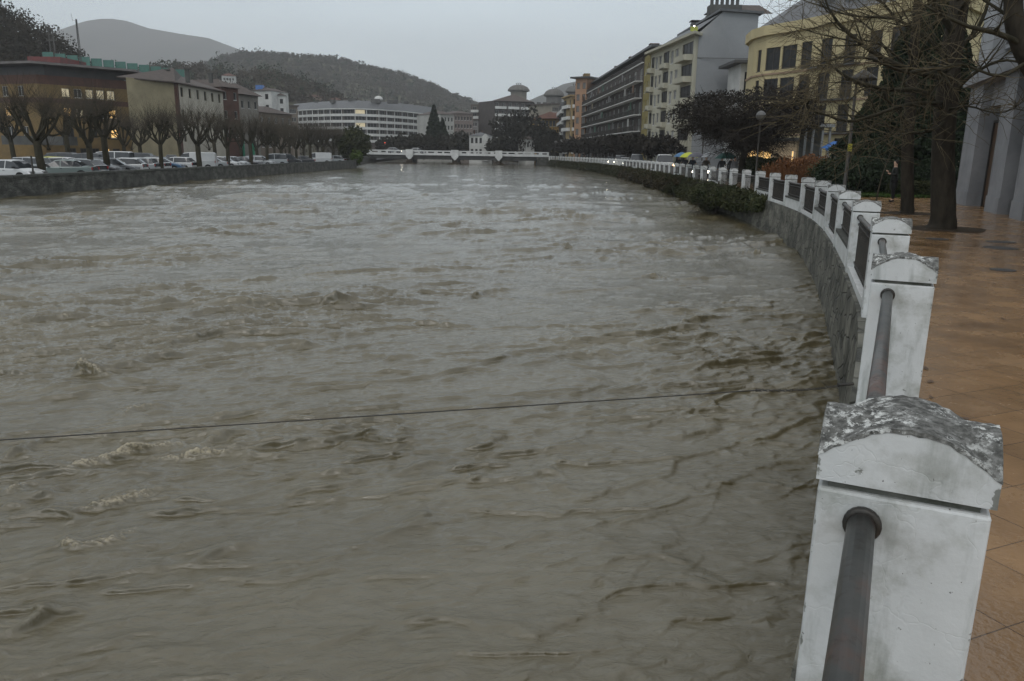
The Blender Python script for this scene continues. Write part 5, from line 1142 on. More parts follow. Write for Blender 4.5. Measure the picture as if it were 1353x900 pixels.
def crown_tree(name,label,x,y,z,h,w,m,n=3500,leaf=.28,seed=1,trunk=.18,group=None,low=.35,cat='tree',shape='round'):
    t=thing(name,label,cat,(x,y,z),0,group); out=[[],[],[]]; random.seed(seed)
    branch(out,Vector((0,0,-.1)),Vector((0,0,1)),h*.85,trunk,0,6,.03,0,.25)
    for k in range(9): branch(out,Vector((0,0,h*(low+.05*k))),Vector((math.cos(k*2.4),math.sin(k*2.4),.6)),w*.4,trunk*.35,0,4,.15,.05,.3)
    mb=MB(); [mb.tube(p,r,6) for p,r in out[0]]; part('trunk',mb,bark,t,True)
    if shape=='cone':
        g=np.random.default_rng(seed); f=g.random(n)**.75; a=g.random(n)*2*PI; lay=.75+.25*np.abs(np.sin(f*h*2.1)); rr5=(1-f)**.8*w/2*(.45+.55*g.random(n)**.4)*lay*(1+.3*pn(np.cos(a)*1.5+9,np.sin(a)*1.5+f*4,70)*2); pts=np.stack([rr5*np.cos(a),rr5*np.sin(a),h*low*.5+f*(h*(1-low*.5))],1)
    else:
        zc_=h*(low+(1-low)/2); pts=np.vstack([blob((0,0,zc_),(w*.5,w*.5,h*(1-low)/2*1.05),n//2,seed)]+[blob((w*.28*math.cos(k*2.1+seed),w*.28*math.sin(k*2.1+seed),zc_+h*.12*math.sin(k*1.7)),(w*.26,w*.26,h*.2),n//8,seed+k) for k in range(4)])
    link('crown',leaves('crown',pts,leaf,m),t); return t
# evergreen bush at end of the left quay
crown_tree('evergreen_tree','rounded dark green tree at the far end of the car park wall',X(468,152),152,LZ,6.6,6,leafg,4200,.35,3,low=.12)
crown_tree('evergreen_bush','small bright green bush at the very end of the car park wall',X(471,148),148,LZ,2.6,2.2,mat('bright_leaf',(.05,.085,.015),(.07,.10,.02),.8,1),900,.22,4,low=.05,cat='bush')
crown_tree('conifer','tall narrow dark conifer standing left of the bridge middle',X(574,262),262,LZ,Z(574,140,262)-LZ,9,leafd,5200,.6,5,shape='cone',low=.1)
crown_tree('conifer','lower dark conifer touching the tall narrow one on its right',X(585,258),258,LZ,Z(585,158,258)-LZ,7,leafd,3000,.6,6,shape='cone',low=.1)
for k,(px,Y,py,w_,lab) in enumerate([(520,245,182,10,'dark bare wood tree behind the car on the bridge, leftmost of the bridge trees'),(541,250,178,12,'dark tree just right of the two cars on the bridge'),(560,246,179,11,'low dark tree in front of the tall narrow conifer'),(600,248,176,12,'dark tree between the conifers and the white villa'),(612,240,182,8,'low dark shrubby tree at the left side of the white villa'),(660,236,180,9,'low dark tree right of the white villa'),(678,246,150,13,'tall dark tree in front of the brown tower block'),(695,250,146,12,'tallest dark tree in front of the brown tower block'),(712,240,164,11,'dark tree below the red tiled roof'),(728,238,172,11,'dark tree in front of the yellow end wall')]):
    crown_tree('dark_tree',lab,X(px,Y),Y,LZ,Z(px,py,Y)-LZ,w_,mat('dark_mixed_crown',(.018,.018,.013),(.034,.031,.022),.9,.3),2600,.6,20+k,group='dark trees behind the bridge',low=.15)
for k,(px,Y,py,w_) in enumerate([(745,196,184,7),(758,186,183,7),(772,176,182,7),(786,164,181,7),(800,152,180,6.5),(816,141,179,6.5),(832,130,178,6),(862,112,180,6)]):
    crown_tree('street_tree','dark round street tree on the right bank, '+ords[k].replace('nearest','first')+' from the bridge end',X(px,Y)+1,Y,0,Z(px,py,Y),w_,mat('dark_street_crown',(.016,.014,.012),(.030,.026,.02),.9,.4),1300,.4,40+k,group='dark trees along the right bank street',low=.38)
# big round dark bare tree
sp=spreading(77,3.5,.28,17,4.7,1.25,11,34,1.2,.15,.6,.013)
tm=tree_meshes(sp,bark,twigd,10,5,3)
rt_=put_tree('round_crowned_tree',tm,'broad dark umbrella shaped tree with dense twigs above the white posts',(X(981,57),57,0),.6,1.0)
g_=blob((0,0,4.55),(5.2,4.4,1.9),15000,7,.75,.3); link('leaf_clusters',leaves('leaf_clusters',g_,.085,mat('dark_seed_clusters',(.020,.017,.014),(.036,.031,.025),.9,1.5),2.4),rt_)
rt_.scale=(1.1,1.1,1)
# the two promenade trees and their overhanging branches
def limb_tree(name,label,x,y,trunk,limbs,seed,tw=20,twl=1.1,subl=1.6,r0=.3):
    random.seed(seed); t=thing(name,label,'tree',(x,y,0)); out=[[],[],[]]; o=Vector((x,y,0))
    mb=MB(); tp=bez([Vector(p)-o for p,_ in trunk],5); rr5=np.interp(np.linspace(0,1,len(tp)),np.linspace(0,1,len(trunk)),[r for _,r in trunk]); mb.tube(tp,list(rr5),14); 
    # bark roughness as real relief
    v=np.array(mb.v); n=pn(v[:,0]*9+v[:,1]*9,v[:,2]*3,80)*.03; c_=np.array([[p.x,p.y] for p in tp]); mb.v=[(a[0]+random.uniform(-.008,.008)+n[i]*.6,a[1]+n[i]*.6,a[2]) for i,a in enumerate(mb.v)]
    part('trunk',mb,bark,t,True)
    for pts,r in limbs:
        pts=bez([Vector(p)-o for p in pts],4); L=sum((a-b).length for a,b in zip(pts,pts[1:])); n=len(pts)
        pts=[p+(rv(.035*L/ n) if 0<i<n-1 else Vector()) for i,p in enumerate(pts)]
        rs=[r*.8*(1-.82*i/(n-1)) for i in range(n)]; out[1].append((pts,rs))
        for k in range(int(L*3.6)):
            i=random.randint(2,n-1); d0=(pts[i]-pts[i-1]).normalized(); f=1-.5*i/n
            p3,r3,d3=branch(out,pts[i],d0+rv(.55)+Vector((0,0,.1)),subl*random.uniform(.35,1)*f,max(.008,rs[i]*.5),1,5,.15,-.02,.3)
            for m_ in range(tw//5):
                q=random.randint(1,5); branch(out,p3[q],d3+rv(.7),twl*random.uniform(.3,1),.0075,2,5,.13,-.02,.4)
    l=MB(); w=MB()
    for p,r in out[1]: l.tube(p,r,6)
    for p,r in out[2]: w.tube(p,r,3,cap=False)
    part('branches',l,bark2,t,True); part('twigs',w,mat('ochre_brown_twigs',(.075,.06,.036),(.11,.09,.055),.9,4),t); return t
T1=20.8
q=lambda px,py,Y:P(px,py,Y)
tr1=[((11.42,T1,-.1),.40),((11.43,T1,.35),.31),(q(1246,200,T1),.27),(q(1250,140,T1),.27),(q(1259,60,T1),.24),(q(1268,0,T1+.2),.22),(q(1280,-120,T1+.6),.16),(q(1270,-260,T1+.5),.07)]
L1=[([q(1250,150,T1),q(1215,120,T1-.6),q(1165,118,T1-1.3),q(1110,95,T1-1.8),q(1075,60,T1-2)],.10),
 ([q(1254,105,T1),q(1200,92,T1-.5),q(1140,60,T1-1),q(1100,20,T1-1.2),q(1085,-20,T1-1.2)],.10),
 ([q(1250,135,T1),q(1190,140,T1-1.6),q(1130,160,T1-2.4),q(1085,150,T1-2.8),q(1048,130,T1-3)],.075),
 ([q(1256,90,T1),q(1225,50,T1+.4),q(1180,25,T1+.6),q(1120,20,T1+.8),q(1050,-5,T1+.8)],.08),
 ([q(1262,50,T1),q(1230,0,T1-.6),q(1180,-30,T1-1),q(1100,-40,T1-1.3),q(1010,-35,T1-1.4)],.10),
 ([q(1252,130,T1),q(1290,95,T1-.6),q(1330,80,T1-1.2),q(1380,90,T1-1.8)],.08),
 ([q(1258,70,T1),q(1290,40,T1+.5),q(1310,-10,T1+.7),q(1330,-60,T1+.8)],.09),
 ([q(1250,160,T1),q(1225,175,T1-1.5),q(1180,178,T1-2.4),q(1130,195,T1-3)],.045),
 ([q(1254,110,T1),q(1240,90,T1-2),q(1200,95,T1-4),q(1140,75,T1-5.5),q(1095,80,T1-6.5)],.075),
 ([q(1266,20,T1),q(1290,-30,T1-2),q(1260,-10,T1-4),q(1205,20,T1-5.5)],.07),
 ([q(1268,0,T1),q(1240,-60,T1+1),q(1190,-110,T1+2),q(1110,-120,T1+2)],.09),
 ([q(1250,145,T1),q(1280,140,T1-1.5),q(1320,150,T1-3),q(1360,130,T1-4)],.045)]
limb_tree('promenade_tree','thick trunked bare tree on the ochre promenade, nearest to the camera',11.42,T1,tr1,L1,101,tw=38)
T2=26.5
tr2=[((13.29,T2,-.1),.27),((13.3,T2,.3),.21),(q(1199,200,T2),.19),(q(1204,120,T2),.17),(q(1210,40,T2),.14),(q(1216,-60,T2),.1),(q(1214,-160,T2),.05)]
L2_=[([q(1201,165,T2),q(1170,130,T2-1),q(1130,110,T2-1.4),q(1085,110,T2-1.6)],.06),([q(1203,130,T2),q(1180,80,T2),q(1140,30,T2+.5),q(1080,0,T2+.8)],.07),([q(1205,100,T2),q(1165,60,T2-1),q(1110,50,T2-1.5),q(1040,35,T2-1.6)],.06),
 ([q(1202,150,T2),q(1235,110,T2-.6),q(1275,95,T2-1)],.05),([q(1208,60,T2),q(1245,20,T2),q(1290,0,T2+.5)],.05),([q(1207,80,T2),q(1180,20,T2-1.5),q(1120,-20,T2-2),q(1030,-15,T2-2)],.06),([q(1200,175,T2),q(1160,165,T2-1.5),q(1110,175,T2-2),q(1070,165,T2-2.2)],.04)]
limb_tree('promenade_tree','slimmer bare tree on the promenade, next to the person in the dark coat',13.29,T2,tr2,L2_,102,tw=32)
T3=14.5; bx=G(1420,332).x
tr3=[((bx+1.2,T3,-.1),.34),(q(1440,250,T3),.26),(q(1400,140,T3),.22),(q(1365,85,T3),.2),(q(1343,40,T3),.16),(q(1338,-10,T3),.14),(q(1340,-120,T3),.08)]
L3_=[([q(1352,60,T3),q(1320,45,T3-.3),q(1280,35,T3-.5),q(1235,15,T3-.6),q(1200,-10,T3-.6)],.07),([q(1360,80,T3),q(1320,100,T3-.8),q(1270,85,T3-1),q(1230,95,T3-1.2)],.045),([q(1343,30,T3),q(1300,0,T3+.4),q(1260,-20,T3+.5)],.05)]
limb_tree('promenade_tree','bare tree leaning in at the right edge, its limb crossing the grey building',bx+1.2,T3,tr3,L3_,103,tw=16,twl=.8,subl=1.1)
# thin sapling
random.seed(3); t=thing('sapling','thin leaning pale sapling left of the person in the dark coat','sapling',(X(1165,31),31,0)); out=[[],[],[]]
pts_,_,_=branch(out,Vector((0,0,0)),Vector((.1,0,1)),3.4,.035,0,6,.05,0,.3)
for k in range(10): branch(out,pts_[random.randint(3,6)],rv(1)+Vector((0,0,1)),.8,.01,1,4,.1,.05)
mb=MB(); [mb.tube(p,r,5) for l in out for p,r in l]; part('stem',mb,twigm,t,True)
# conifers and evergreens in the garden
for k,(px,Y,py,w_,lab) in enumerate([(1150,44,120,5.5,'dark conifer behind the lamp post, lowest of the garden conifers'),(1182,46,30,6.5,'tall dark conifer behind the slimmer promenade tree'),(1216,48,-40,7,'tallest dark conifer behind the thick promenade tree'),(1250,50,40,6,'dark conifer beside the grey pilastered building')]):
    crown_tree('conifer',lab,X(px,Y),Y,0,Z(px,py,Y),w_,leafd,17000,.17,60+k,.16,'dark conifers in the promenade garden',.06,shape='cone')
for k,(px,Y,py,w_,lab) in enumerate([(1135,40,205,3.6,'dark round shrub at the foot of the lowest conifer'),(1172,41,215,3.4,'dark shrub behind the person in the dark coat'),(1224,42,212,3.6,'dark shrub between the two promenade trees'),(1255,40,225,2.6,'dark shrub next to the grey building corner'),(1110,48,207,3,'green shrub right of the orange shrub')]):
    crown_tree('garden_shrub',lab,X(px,Y),Y,0,Z(px,py,Y),w_,leafd if k<4 else leafg,5000,.09,70+k,.05,'shrubs in the promenade garden',.02,cat='shrub')
# orange-brown shrub: many fine upright shoots
random.seed(21); t=thing('orange_shrub','rust orange bushy shrub of fine shoots behind the white posts','shrub',(X(1066,50),50,0)); mb=MB(); orr=mat('rust_shoots',(.20,.085,.035),(.13,.065,.03),.9,3)
for k in range(1500):
    a=random.random()*2*PI; r_=2.4*math.sqrt(random.random()); b_=Vector((r_*math.cos(a)*1.05,r_*math.sin(a)*.5,0)); d=Vector((b_.x*.25,b_.y*.2,1))+rv(.16); h_=1.95*(1-.42*(r_/2.4)**2)*random.uniform(.55,1.05); d.normalize(); mb.tube([b_,b_+d*h_*.5+rv(.04),b_+d*h_+rv(.08)],[.018,.016,.006],3,cap=False)
part('shoots',mb,orr,t); t2=leaves('foliage',blob((0,0,.95),(2.4,1.2,1.0),5000,33),.09,orr); link('foliage',t2,t)
def hedge(lab,px0,px1,Y,py,dep,m,n,leaf,sd):
    x0,x1=X(px0,Y),X(px1,Y);h=Z((px0+px1)/2,py,Y); g=np.random.default_rng(sd); pts=g.random((n,3)); pts[:,0]=x0+(x1-x0)*pts[:,0]; pts[:,1]=Y+dep*pts[:,1]; pts[:,2]=h*(pts[:,2]**.6)*(1+.12*pn(pts[:,0]*1.2,pts[:,1],90))
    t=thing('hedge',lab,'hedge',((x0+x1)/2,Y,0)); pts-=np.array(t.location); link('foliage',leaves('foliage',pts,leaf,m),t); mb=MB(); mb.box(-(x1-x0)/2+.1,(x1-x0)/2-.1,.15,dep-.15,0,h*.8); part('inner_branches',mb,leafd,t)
hedge('clipped dark green hedge behind the posts under the round crowned tree',990,1045,56,209,1.2,leafg,5000,.11,1)
hedge('low green hedge strip behind the two promenade trees',1190,1262,37.6,240,1.2,leafg,6000,.07,2)
hedge('long low hedge beside the orange shrub',1090,1165,44,225,1.2,leafd,5000,.1,3)
# grass strip
g=np.random.default_rng(8); n=26000; gp_=np.stack([14.5+g.random(n)*9,37.2+g.random(n)*5,.03+g.random(n)*.05],1); o=link('grass',leaves('grass',gp_,.1,mat('grass_blades',(.05,.09,.02),(.035,.06,.015),.8,2),1.8)); o['kind']='stuff'
# bank growth hanging on the right embankment
def bank(y0,y1,n,size,m,name,hang,outw,seed,kind='stuff',label=None,top=.05):
    g=np.random.default_rng(seed); y=y0+(y1-y0)*g.random(n); x=np.array([rail_x(v) for v in y[:n]]) ; f=g.random(n)
    thick=outw*(.55+.9*np.clip(pn(y*.16,y*0+3,95)+.6*pn(y*.7,f*2,97)+.45,0,1.4)); lo_=np.clip((pn(y*.2,y*0+8,96)+.9),.2,1.4)*hang
    z=top-lo_*f**.8; x=x-.3-thick*np.sin(np.clip(f,0,1)*PI*.62)**.8*(.35+.65*g.random(n))
    tap=np.clip((y-y0)/11,0,1); x=x+ (thick*.35)*(1-tap)
    z=top+(z-top)*(.35+.65*tap)
    o=link(name,leaves(name,np.stack([x,y,z+.08*g.normal(size=n)],1),size,m,3.2)); o['kind']=kind
    if label:o['label']=label
bank(36.5,205,60000,.15,mat('bank_growth',(.018,.024,.009),(.045,.045,.02),.9,.8),'bank_vegetation',1.35,.75,1,label='dark rough vegetation covering the right river wall towards the bridge')
bank(33.5,60,30000,.075,leafg,'bank_ivy',1.2,.75,2,label='green ivy and brambles hanging over the river wall near the bend')
bank(60,110,9000,.14,mat('bank_brown',(.045,.034,.018),(.03,.027,.014),.9,.8),'bank_bramble',1.3,1.0,3,label='brown brambles at the foot of the right river wall')
random.seed(31); t=thing('overhanging_shrub','bare twiggy shrub arching from the river wall down to the water at the bend','shrub',(rail_x(43)-.6,43,-.4)); mb=MB()
for k in range(130):
    d=Vector((-1,random.uniform(-1.2,.6),random.uniform(-.1,.9))); out=[[],[],[]]; branch(out,rv(.35),d,random.uniform(1,2.3),.014,0,7,.12,-.14,.4); [mb.tube(p,r,3,cap=False) for p,r in out[0]]
part('branches',mb,twigd,t); link('leaves',leaves('leaves',blob((-.5,0,.1),(1.2,1.8,.65),5200,12),.09,leafg),t)
# ------------------------------------------------------------------ LAMPS
glob_m=mat('milky_globe',(.12,.12,.115),(.08,.08,.08),.5,2)
def globe_lamp(px,py,Y,lab,col_=False):
    x=X(px,Y); h=Z(px,py,Y); t=thing('street_lamp',lab,'street lamp',(x,Y,0),0,'globe lamps along the right bank'); mb=MB(); mb.lathe([(.11,0),(.11,.3),(.06,.4),(.045,h-.35),(.07,h-.28),(.07,h-.24)],ns=10); part('pole',mb,iron,t,True)
    mb=MB(); mb.lathe([(.05,h-.27),(.16,h-.22),(.25,h-.1),(.28,h),(.25,h+.12),(.15,h+.23),(.03,h+.28)],ns=18); part('globe',mb,glob_m,t,True); mb=MB(); mb.lathe([(.285,h-.02),(.30,h),(.285,h+.02)],ns=18); part('ring',mb,iron,t)
globe_lamp(1001,153,46,'globe lamp in front of the round crowned tree, higher of the pair'); globe_lamp(928,172,70,'smaller globe lamp on a dark pole left of the round crowned tree'); globe_lamp(734,188,150,'distant globe lamp on a pole at the far end of the right bank railing')
x=X(1121,33); t=thing('street_lamp','tall dark lamp post with a flat hood and a yellow sticker among the bare branches','street lamp',(x,33,0)); h=Z(1126,104,33)
mb=MB(); mb.lathe([(.14,0),(.14,.5),(.075,.6),(.05,h)],ns=10); part('pole',mb,iron,t,True); mb=MB(); mb.lathe([(.55,h-.05),(.5,h+.05),(.2,h+.25),(.05,h+.35)],(.25,0,0),14); part('lamp_shade',mb,iron,t,True); mb=MB(); mb.lathe([(.08,h-.3),(.2,h-.18),(.22,h-.06)],(.25,0,0),12); part('lantern',mb,glob_m,t,True)
mb=MB(); mb.box(-.09,.09,-.09,-.07,Z(1121,200,33),Z(1121,190,33)); part('sticker',mb,mat('yellow_sticker',(.35,.33,.04),None,.5),t)
for px,y0_,Y,lab in ((81,207,50.5,'short dark post standing on the river wall at the left edge'),(245,205,85,'thin dark post on the river wall in front of the white van'),):
    zt=Z(px,y0_,Y); mb=MB(); mb.lathe([(.07,0),(.06,.05),(.05,zt-.05),(.06,zt)],ns=8); tag(link('marker_post',mb.mesh('marker_post',iron),None,(left_x(Y)-.25,Y,.02)),lab,'post')
# ------------------------------------------------------------------ VEHICLES
def paint(nm,c,ro=.28): return mat('paint_'+nm,c,tuple(v*.93 for v in c),ro,1.5)
PT={'white':paint('white',(.50,.51,.51)),'silver':paint('silver',(.30,.32,.33)),'green':paint('green',(.17,.21,.20)),'dark':paint('dark',(.035,.037,.042)),'grey':paint('grey',(.11,.115,.12)),'blue':paint('blue',(.04,.10,.18)),'yellow':paint('yellow',(.42,.40,.04)),'black':paint('black',(.016,.016,.018)),'navy':paint('navy',(.03,.035,.07))}
KD={ # x, belt, top
'hatch':(1.70,[(-2.0,.62,.64),(-1.95,.92,.95),(-1.86,.93,1.0),(-1.45,.93,1.4),(-1.2,.93,1.46),(-.05,.92,1.49),(.02,.92,1.49),(.45,.91,1.43),(1.15,.9,.93),(1.25,.88,.91),(1.75,.76,.78),(1.95,.62,.64),(2.0,.45,.47)]),
'sedan':(1.76,[(-2.25,.62,.64),(-2.2,.9,.93),(-1.65,.95,.98),(-1.55,.95,.99),(-.95,.94,1.38),(-.75,.94,1.42),(-.05,.93,1.45),(.02,.93,1.45),(.4,.92,1.4),(1.2,.9,.93),(1.3,.88,.91),(1.95,.74,.76),(2.15,.6,.62),(2.22,.45,.47)]),
'estate':(1.76,[(-2.25,.62,.64),(-2.2,.93,.96),(-2.15,.94,1.0),(-1.9,.94,1.42),(-1.6,.94,1.47),(-.5,.94,1.5),(-.42,.94,1.5),(.5,.92,1.45),(1.25,.9,.93),(1.35,.88,.91),(1.95,.75,.77),(2.15,.6,.62),(2.22,.45,.47)]),
'mpv':(1.85,[(-2.2,.65,.67),(-2.16,1.02,1.06),(-2.1,1.03,1.2),(-1.95,1.03,1.72),(-1.7,1.03,1.8),(-.4,1.02,1.83),(-.32,1.02,1.83),(.6,1.0,1.74),(1.4,.98,1.02),(1.5,.95,.98),(2.0,.82,.84),(2.15,.65,.67),(2.2,.45,.47)]),
'van':(1.92,[(-2.4,.7,.72),(-2.38,1.15,1.2),(-2.35,1.16,1.9),(-2.2,1.16,1.98),(-1.0,1.15,2.0),(-.9,1.15,2.0),(.3,1.13,1.98),(.95,1.12,1.9),(1.65,1.1,1.15),(1.75,1.05,1.08),(2.2,.9,.92),(2.38,.7,.72),(2.42,.45,.47)])}
_vc={}
def vehicle_meshes(kind,closed=False):
    k=(kind,closed)
    if k in _vc: return _vc[k]
    w,st=KD[kind]; hw=w/2; body=MB(); win=MB(); rings=[]
    for x,be,tp in st:
        cab=tp-be>.15; e=min(1,(2.45-abs(x))/.5+.35) if abs(x)>1.8 else 1; e=max(e,.82)
        zb=.24 if abs(x)<max(s[0] for s in st)-.15 else .32
        rw=hw*(.76 if cab else .9)*e; ring=[(hw*.93*e,zb),(hw*e,min(.5,be*.7)),(hw*.99*e,be-.08),(hw*.94*e,be),(rw,max(tp-.06,be+.01) if cab else tp-.01),(rw*.82,tp),(0,tp+.02)]
        rings.append([(x,y,z) for y,z in ring])
    def mir(p): return (p[0],-p[1],p[2])
    for i in range(len(rings)-1):
        a,b=rings[i],rings[i+1]; ca=st[i][2]-st[i][1]>.15; cb=st[i+1][2]-st[i+1][1]>.15; narrow=abs(st[i+1][0]-st[i][0])<.12 and ca and cb
        slope=abs(st[i+1][2]-st[i][2])
        for j in range(6):
            gl=False
            if j==3 and (ca or cb) and not narrow: gl=not(closed and st[i][0]<-.0)
            if j>=4 and slope>.25: gl=not(closed and st[i][0]<0)
            tgt=win if gl else body
            if j==3 and gl and not(ca and cb):
                pass
            tgt.quad(a[j],b[j],b[j+1],a[j+1]); tgt.quad(mir(b[j]),mir(a[j]),mir(a[j+1]),mir(b[j+1]))
    for r in (rings[0],rings[-1]): body.poly(r+[mir(p) for p in reversed(r[:-1])])
    xs=[s[0] for s in st]; xf,xb=xs[-1],xs[0]
    body.box(xb+.1,xf-.1,-hw*.9,hw*.9,.2,.3)
    arch=MB()
    wx=(xf-.82,xb+.78); tyre=MB(); tyre.lathe([(.2,-.1),(.3,-.1),(.32,-.07),(.32,.07),(.3,.1),(.2,.1)],ns=18,M=Matrix.Rotation(PI/2,4,'X')); rim=MB(); rim.lathe([(.03,-.105),(.2,-.104),(.21,-.09),(.21,.09),(.2,.104),(.03,.105)],ns=12,M=Matrix.Rotation(PI/2,4,'X'))
    hl=MB(); hl.box(-.09,.05,-.2,.2,-.08,.08); tl=MB(); tl.box(-.02,.05,-.07,.07,-.1,.1)
    dt=MB() # trim: bumper strip, mirrors, handles, plate, wheel arch lips
    dt.box(xf-.12,xf+.03,-hw*.75,hw*.75,.28,.42); dt.box(xb-.03,xb+.1,-hw*.78,hw*.78,.3,.42)
    for s_ in (-1,1):
        dt.box(.75,.92,s_*(hw+.08)-.07,s_*(hw+.08)+.07,.93,1.05); dt.box(-.15,0,s_*hw-.02,s_*hw+.02,.78,.81); dt.box(xb+1.0,xf-1.1,s_*(hw*.985)-.02,s_*(hw*.985)+.02,.25,.36)
        for x in wx:
            pr=[(x+.39*math.cos(a),.31+.39*math.sin(a)) for a in [PI*q_/10 for q_ in range(11)]]
            n=len(dt.v); dt.poly([(p[0],s_*(hw+.012),p[1]) for p in pr])
    pl=MB(); pl.box(xf+.031,xf+.04,-.26,.26,.42,.53); pl.box(xb-.04,xb-.031,-.26,.26,.5,.61)
    _vc[k]=dict(body=body.mesh('body',rubber,False),win=win.mesh('windows',glass),tyre=tyre.mesh('tyre',rubber,True),rim=rim.mesh('rim',chrome),hl=hl.mesh('headlight',chrome),hlon=hl.mesh('headlight',lampw),hlo=hl.mesh('headlight',lampo),tl=tl.mesh('tail_light',redl),tlon=tl.mesh('tail_light',redglow),trim=dt.mesh('trim',rubber),plate=pl.mesh('number_plate',white_fr),wx=wx,hw=hw,xf=xf,xb=xb)
    return _vc[k]
_bm={}
def vehicle(kind,colr,label,x,y,z,rz,group,on=False,closed=False,cat=None,rear_on=False):
    D=vehicle_meshes(kind,closed); t=thing('van' if kind=='van' else 'parked_car' if not on else 'car',label,cat or ('van' if kind=='van' else 'car'),(x,y,z),rz,group)
    k=(kind,closed,colr)
    if k not in _bm: m_=D['body'].copy(); m_.materials[0]=PT[colr]; _bm[k]=m_
    link('body',_bm[k],t); link('windows',D['win'],t); link('trim',D['trim'],t); link('number_plate',D['plate'],t)
    for xx in D['wx']:
        for s_ in (-1,1): w=link('wheel',D['tyre'],t,(xx,s_*(D['hw']-.09),.32)); link('rim',D['rim'],w)
    zf={'van':.85,'mpv':.75}.get(kind,.66)
    for s_ in (-1,1):
        link('headlight',(D['hlo'] if on=='o' else D['hlon']) if on else D['hl'],t,(D['xf']-.08,s_*(D['hw']-.3),zf)); link('tail_light',D['tlon'] if rear_on else D['tl'],t,(D['xb']-.0,s_*(D['hw']-.16),zf+.15))
    return t
Gc='cars parked along the river wall'
cars=[(22,54.5,'hatch','white','white hatchback at the far left end of the car park behind the river wall'),
(88,60.5,'sedan','green','pale grey green sedan parked right of the big bare tree by the wall'),
(108,64,'hatch','silver','silver hatchback just right of the pale grey green sedan'),
(128,66.7,'sedan','dark','dark sedan in front of the white van with its lights on'),
(150,70,'estate','grey','long dark grey estate car in front of the white van'),
(165,73,'hatch','white','white hatchback right behind the long dark grey estate'),
(184,76.2,'hatch','silver','silver white hatchback left of the blue car'),
(198,79,'hatch','white','small white hatchback touching the blue car on its left'),
(216,82,'sedan','blue','blue sedan parked by the river wall'),
(236,85.5,'hatch','white','white hatchback between the blue sedan and the white panel van'),
(259,89,'van','white','white panel van parked by the river wall in the middle of the car park'),
(278,93,'sedan','silver','silver sedan right of the white panel van'),
(296,97,'estate','white','white estate car, third right of the white panel van'),
(311,101,'hatch','silver','silver hatchback just right of the white estate car'),
(326,105,'sedan','dark','dark sedan below the green shop front'),
(345,110,'estate','silver','silver estate car right of the dark sedan in the far half'),
(362,116,'mpv','silver','tall silver people carrier in the far half of the car park'),
(382,124,'mpv','black','tall black people carrier left of the far white van'),
(400,131,'sedan','dark','dark car squeezed left of the far white van'),
(422,139,'van','white','far white van with a white roof near the end of the car park'),
(444,145,'hatch','silver','last silver hatchback at the far end of the car park')]
random.seed(2)
for px,Y,k_,c_,lab in cars: vehicle(k_,c_,lab,X(px,Y)-.3,Y,LZ,random.choice((0,PI))+R(random.uniform(-14,14)),Gc,closed=(k_=='van'))
Gd='cars parked in the second row'
for px,Y,k_,c_,lab,cl in [(30,68,'estate','silver','silver estate car half hidden behind the leftmost white hatchback',0),(64,73,'hatch','yellow','yellow car behind the trunk of the big bare tree',0),(74,80,'mpv','dark','dark silver people carrier standing behind the yellow car',0),(88,70,'hatch','white','small white car behind the pale grey green sedan',0),(108,77,'mpv','black','black people carrier left of the white van with lit lamp',0),(143,82,'van','white','white minibus with dark side windows in the second row',0),(176,92,'mpv','dark','dark tall car right of the white minibus near the brick office',0),(205,92,'sedan','dark','dark sedan in the second row behind the blue car',0),(330,125,'estate','grey','grey estate car in the second row below the small house',0),(375,142,'hatch','dark','dark hatchback in the second row below the curved block',0)]:
    vehicle(k_,c_,lab,X(px,Y),Y,LZ,random.choice((0,PI))+R(random.uniform(-10,10)),Gd,closed=bool(cl))
for px,Y,k_,c_,lab,on,rz in [(198,103,'hatch','dark','dark car driving along the left bank road with orange headlights lit',"o",-70),(226,112,'hatch','grey','grey car with lit headlights on the left bank road, right of the first',True,-70),(152,96,'mpv','dark','dark vehicle with one bright lamp behind the white minibus',True,-50)]:
    vehicle(k_,c_,lab,X(px,Y),Y,LZ,R(rz),'cars driving on the left bank road',on=on)
zd=1.2
for px,k_,c_,lab,rz,on in [(521,'hatch','silver','silver car with lit headlights crossing the bridge, leftmost of the two',0,True),(552,'hatch','white','white car crossing the bridge, right of the silver one',0,False)]:
    t=vehicle(k_,c_,lab,X(px,BY+3),BY+3,zd,R(rz),'cars crossing the bridge',on=on); t.name='car_on_bridge'
mb=MB(); mb.lathe([(.1,-.2),(.22,0),(.1,.2)],ns=8); 
t=thing('traffic_light','small traffic light showing red at the left end of the bridge','traffic light',(X(509,BY+10),BY+10,.9)); m2=MB(); m2.tube([(0,0,0),(0,0,2.4)],.07,6); part('pole',m2,iron,t); m2=MB(); m2.box(-.2,.2,-.1,.1,2.4,3.3); part('signal_box',m2,iron,t); m2=MB(); m2.lathe([(.05,-.05),(.14,0),(.05,.05)],(0,-.15,3.1),8); part('red_lamp',m2,redglow,t)
Gs='vehicles on the right bank street'
for px,Y,k_,c_,lab,on in [(862,88,'van','white','white van facing the camera on the right bank street',"o"),(879,66,'hatch','dark','dark car with bright headlights behind the railing, nearest on the street',True),(829,112,'van','silver','pale van further back on the right bank street',False),(811,124,'hatch','white','white car with lit headlights, in the middle of the street queue',True),(788,140,'hatch','grey','grey car with lit headlights farthest along the street',True),(800,130,'mpv','silver','silver people carrier without lights in the street queue',False)]:
    vehicle(k_,c_,lab,max(X(px,Y),rail_x(Y)+1.7),Y,-.12,R(-97),Gs,on=on,closed=(k_=='van'))
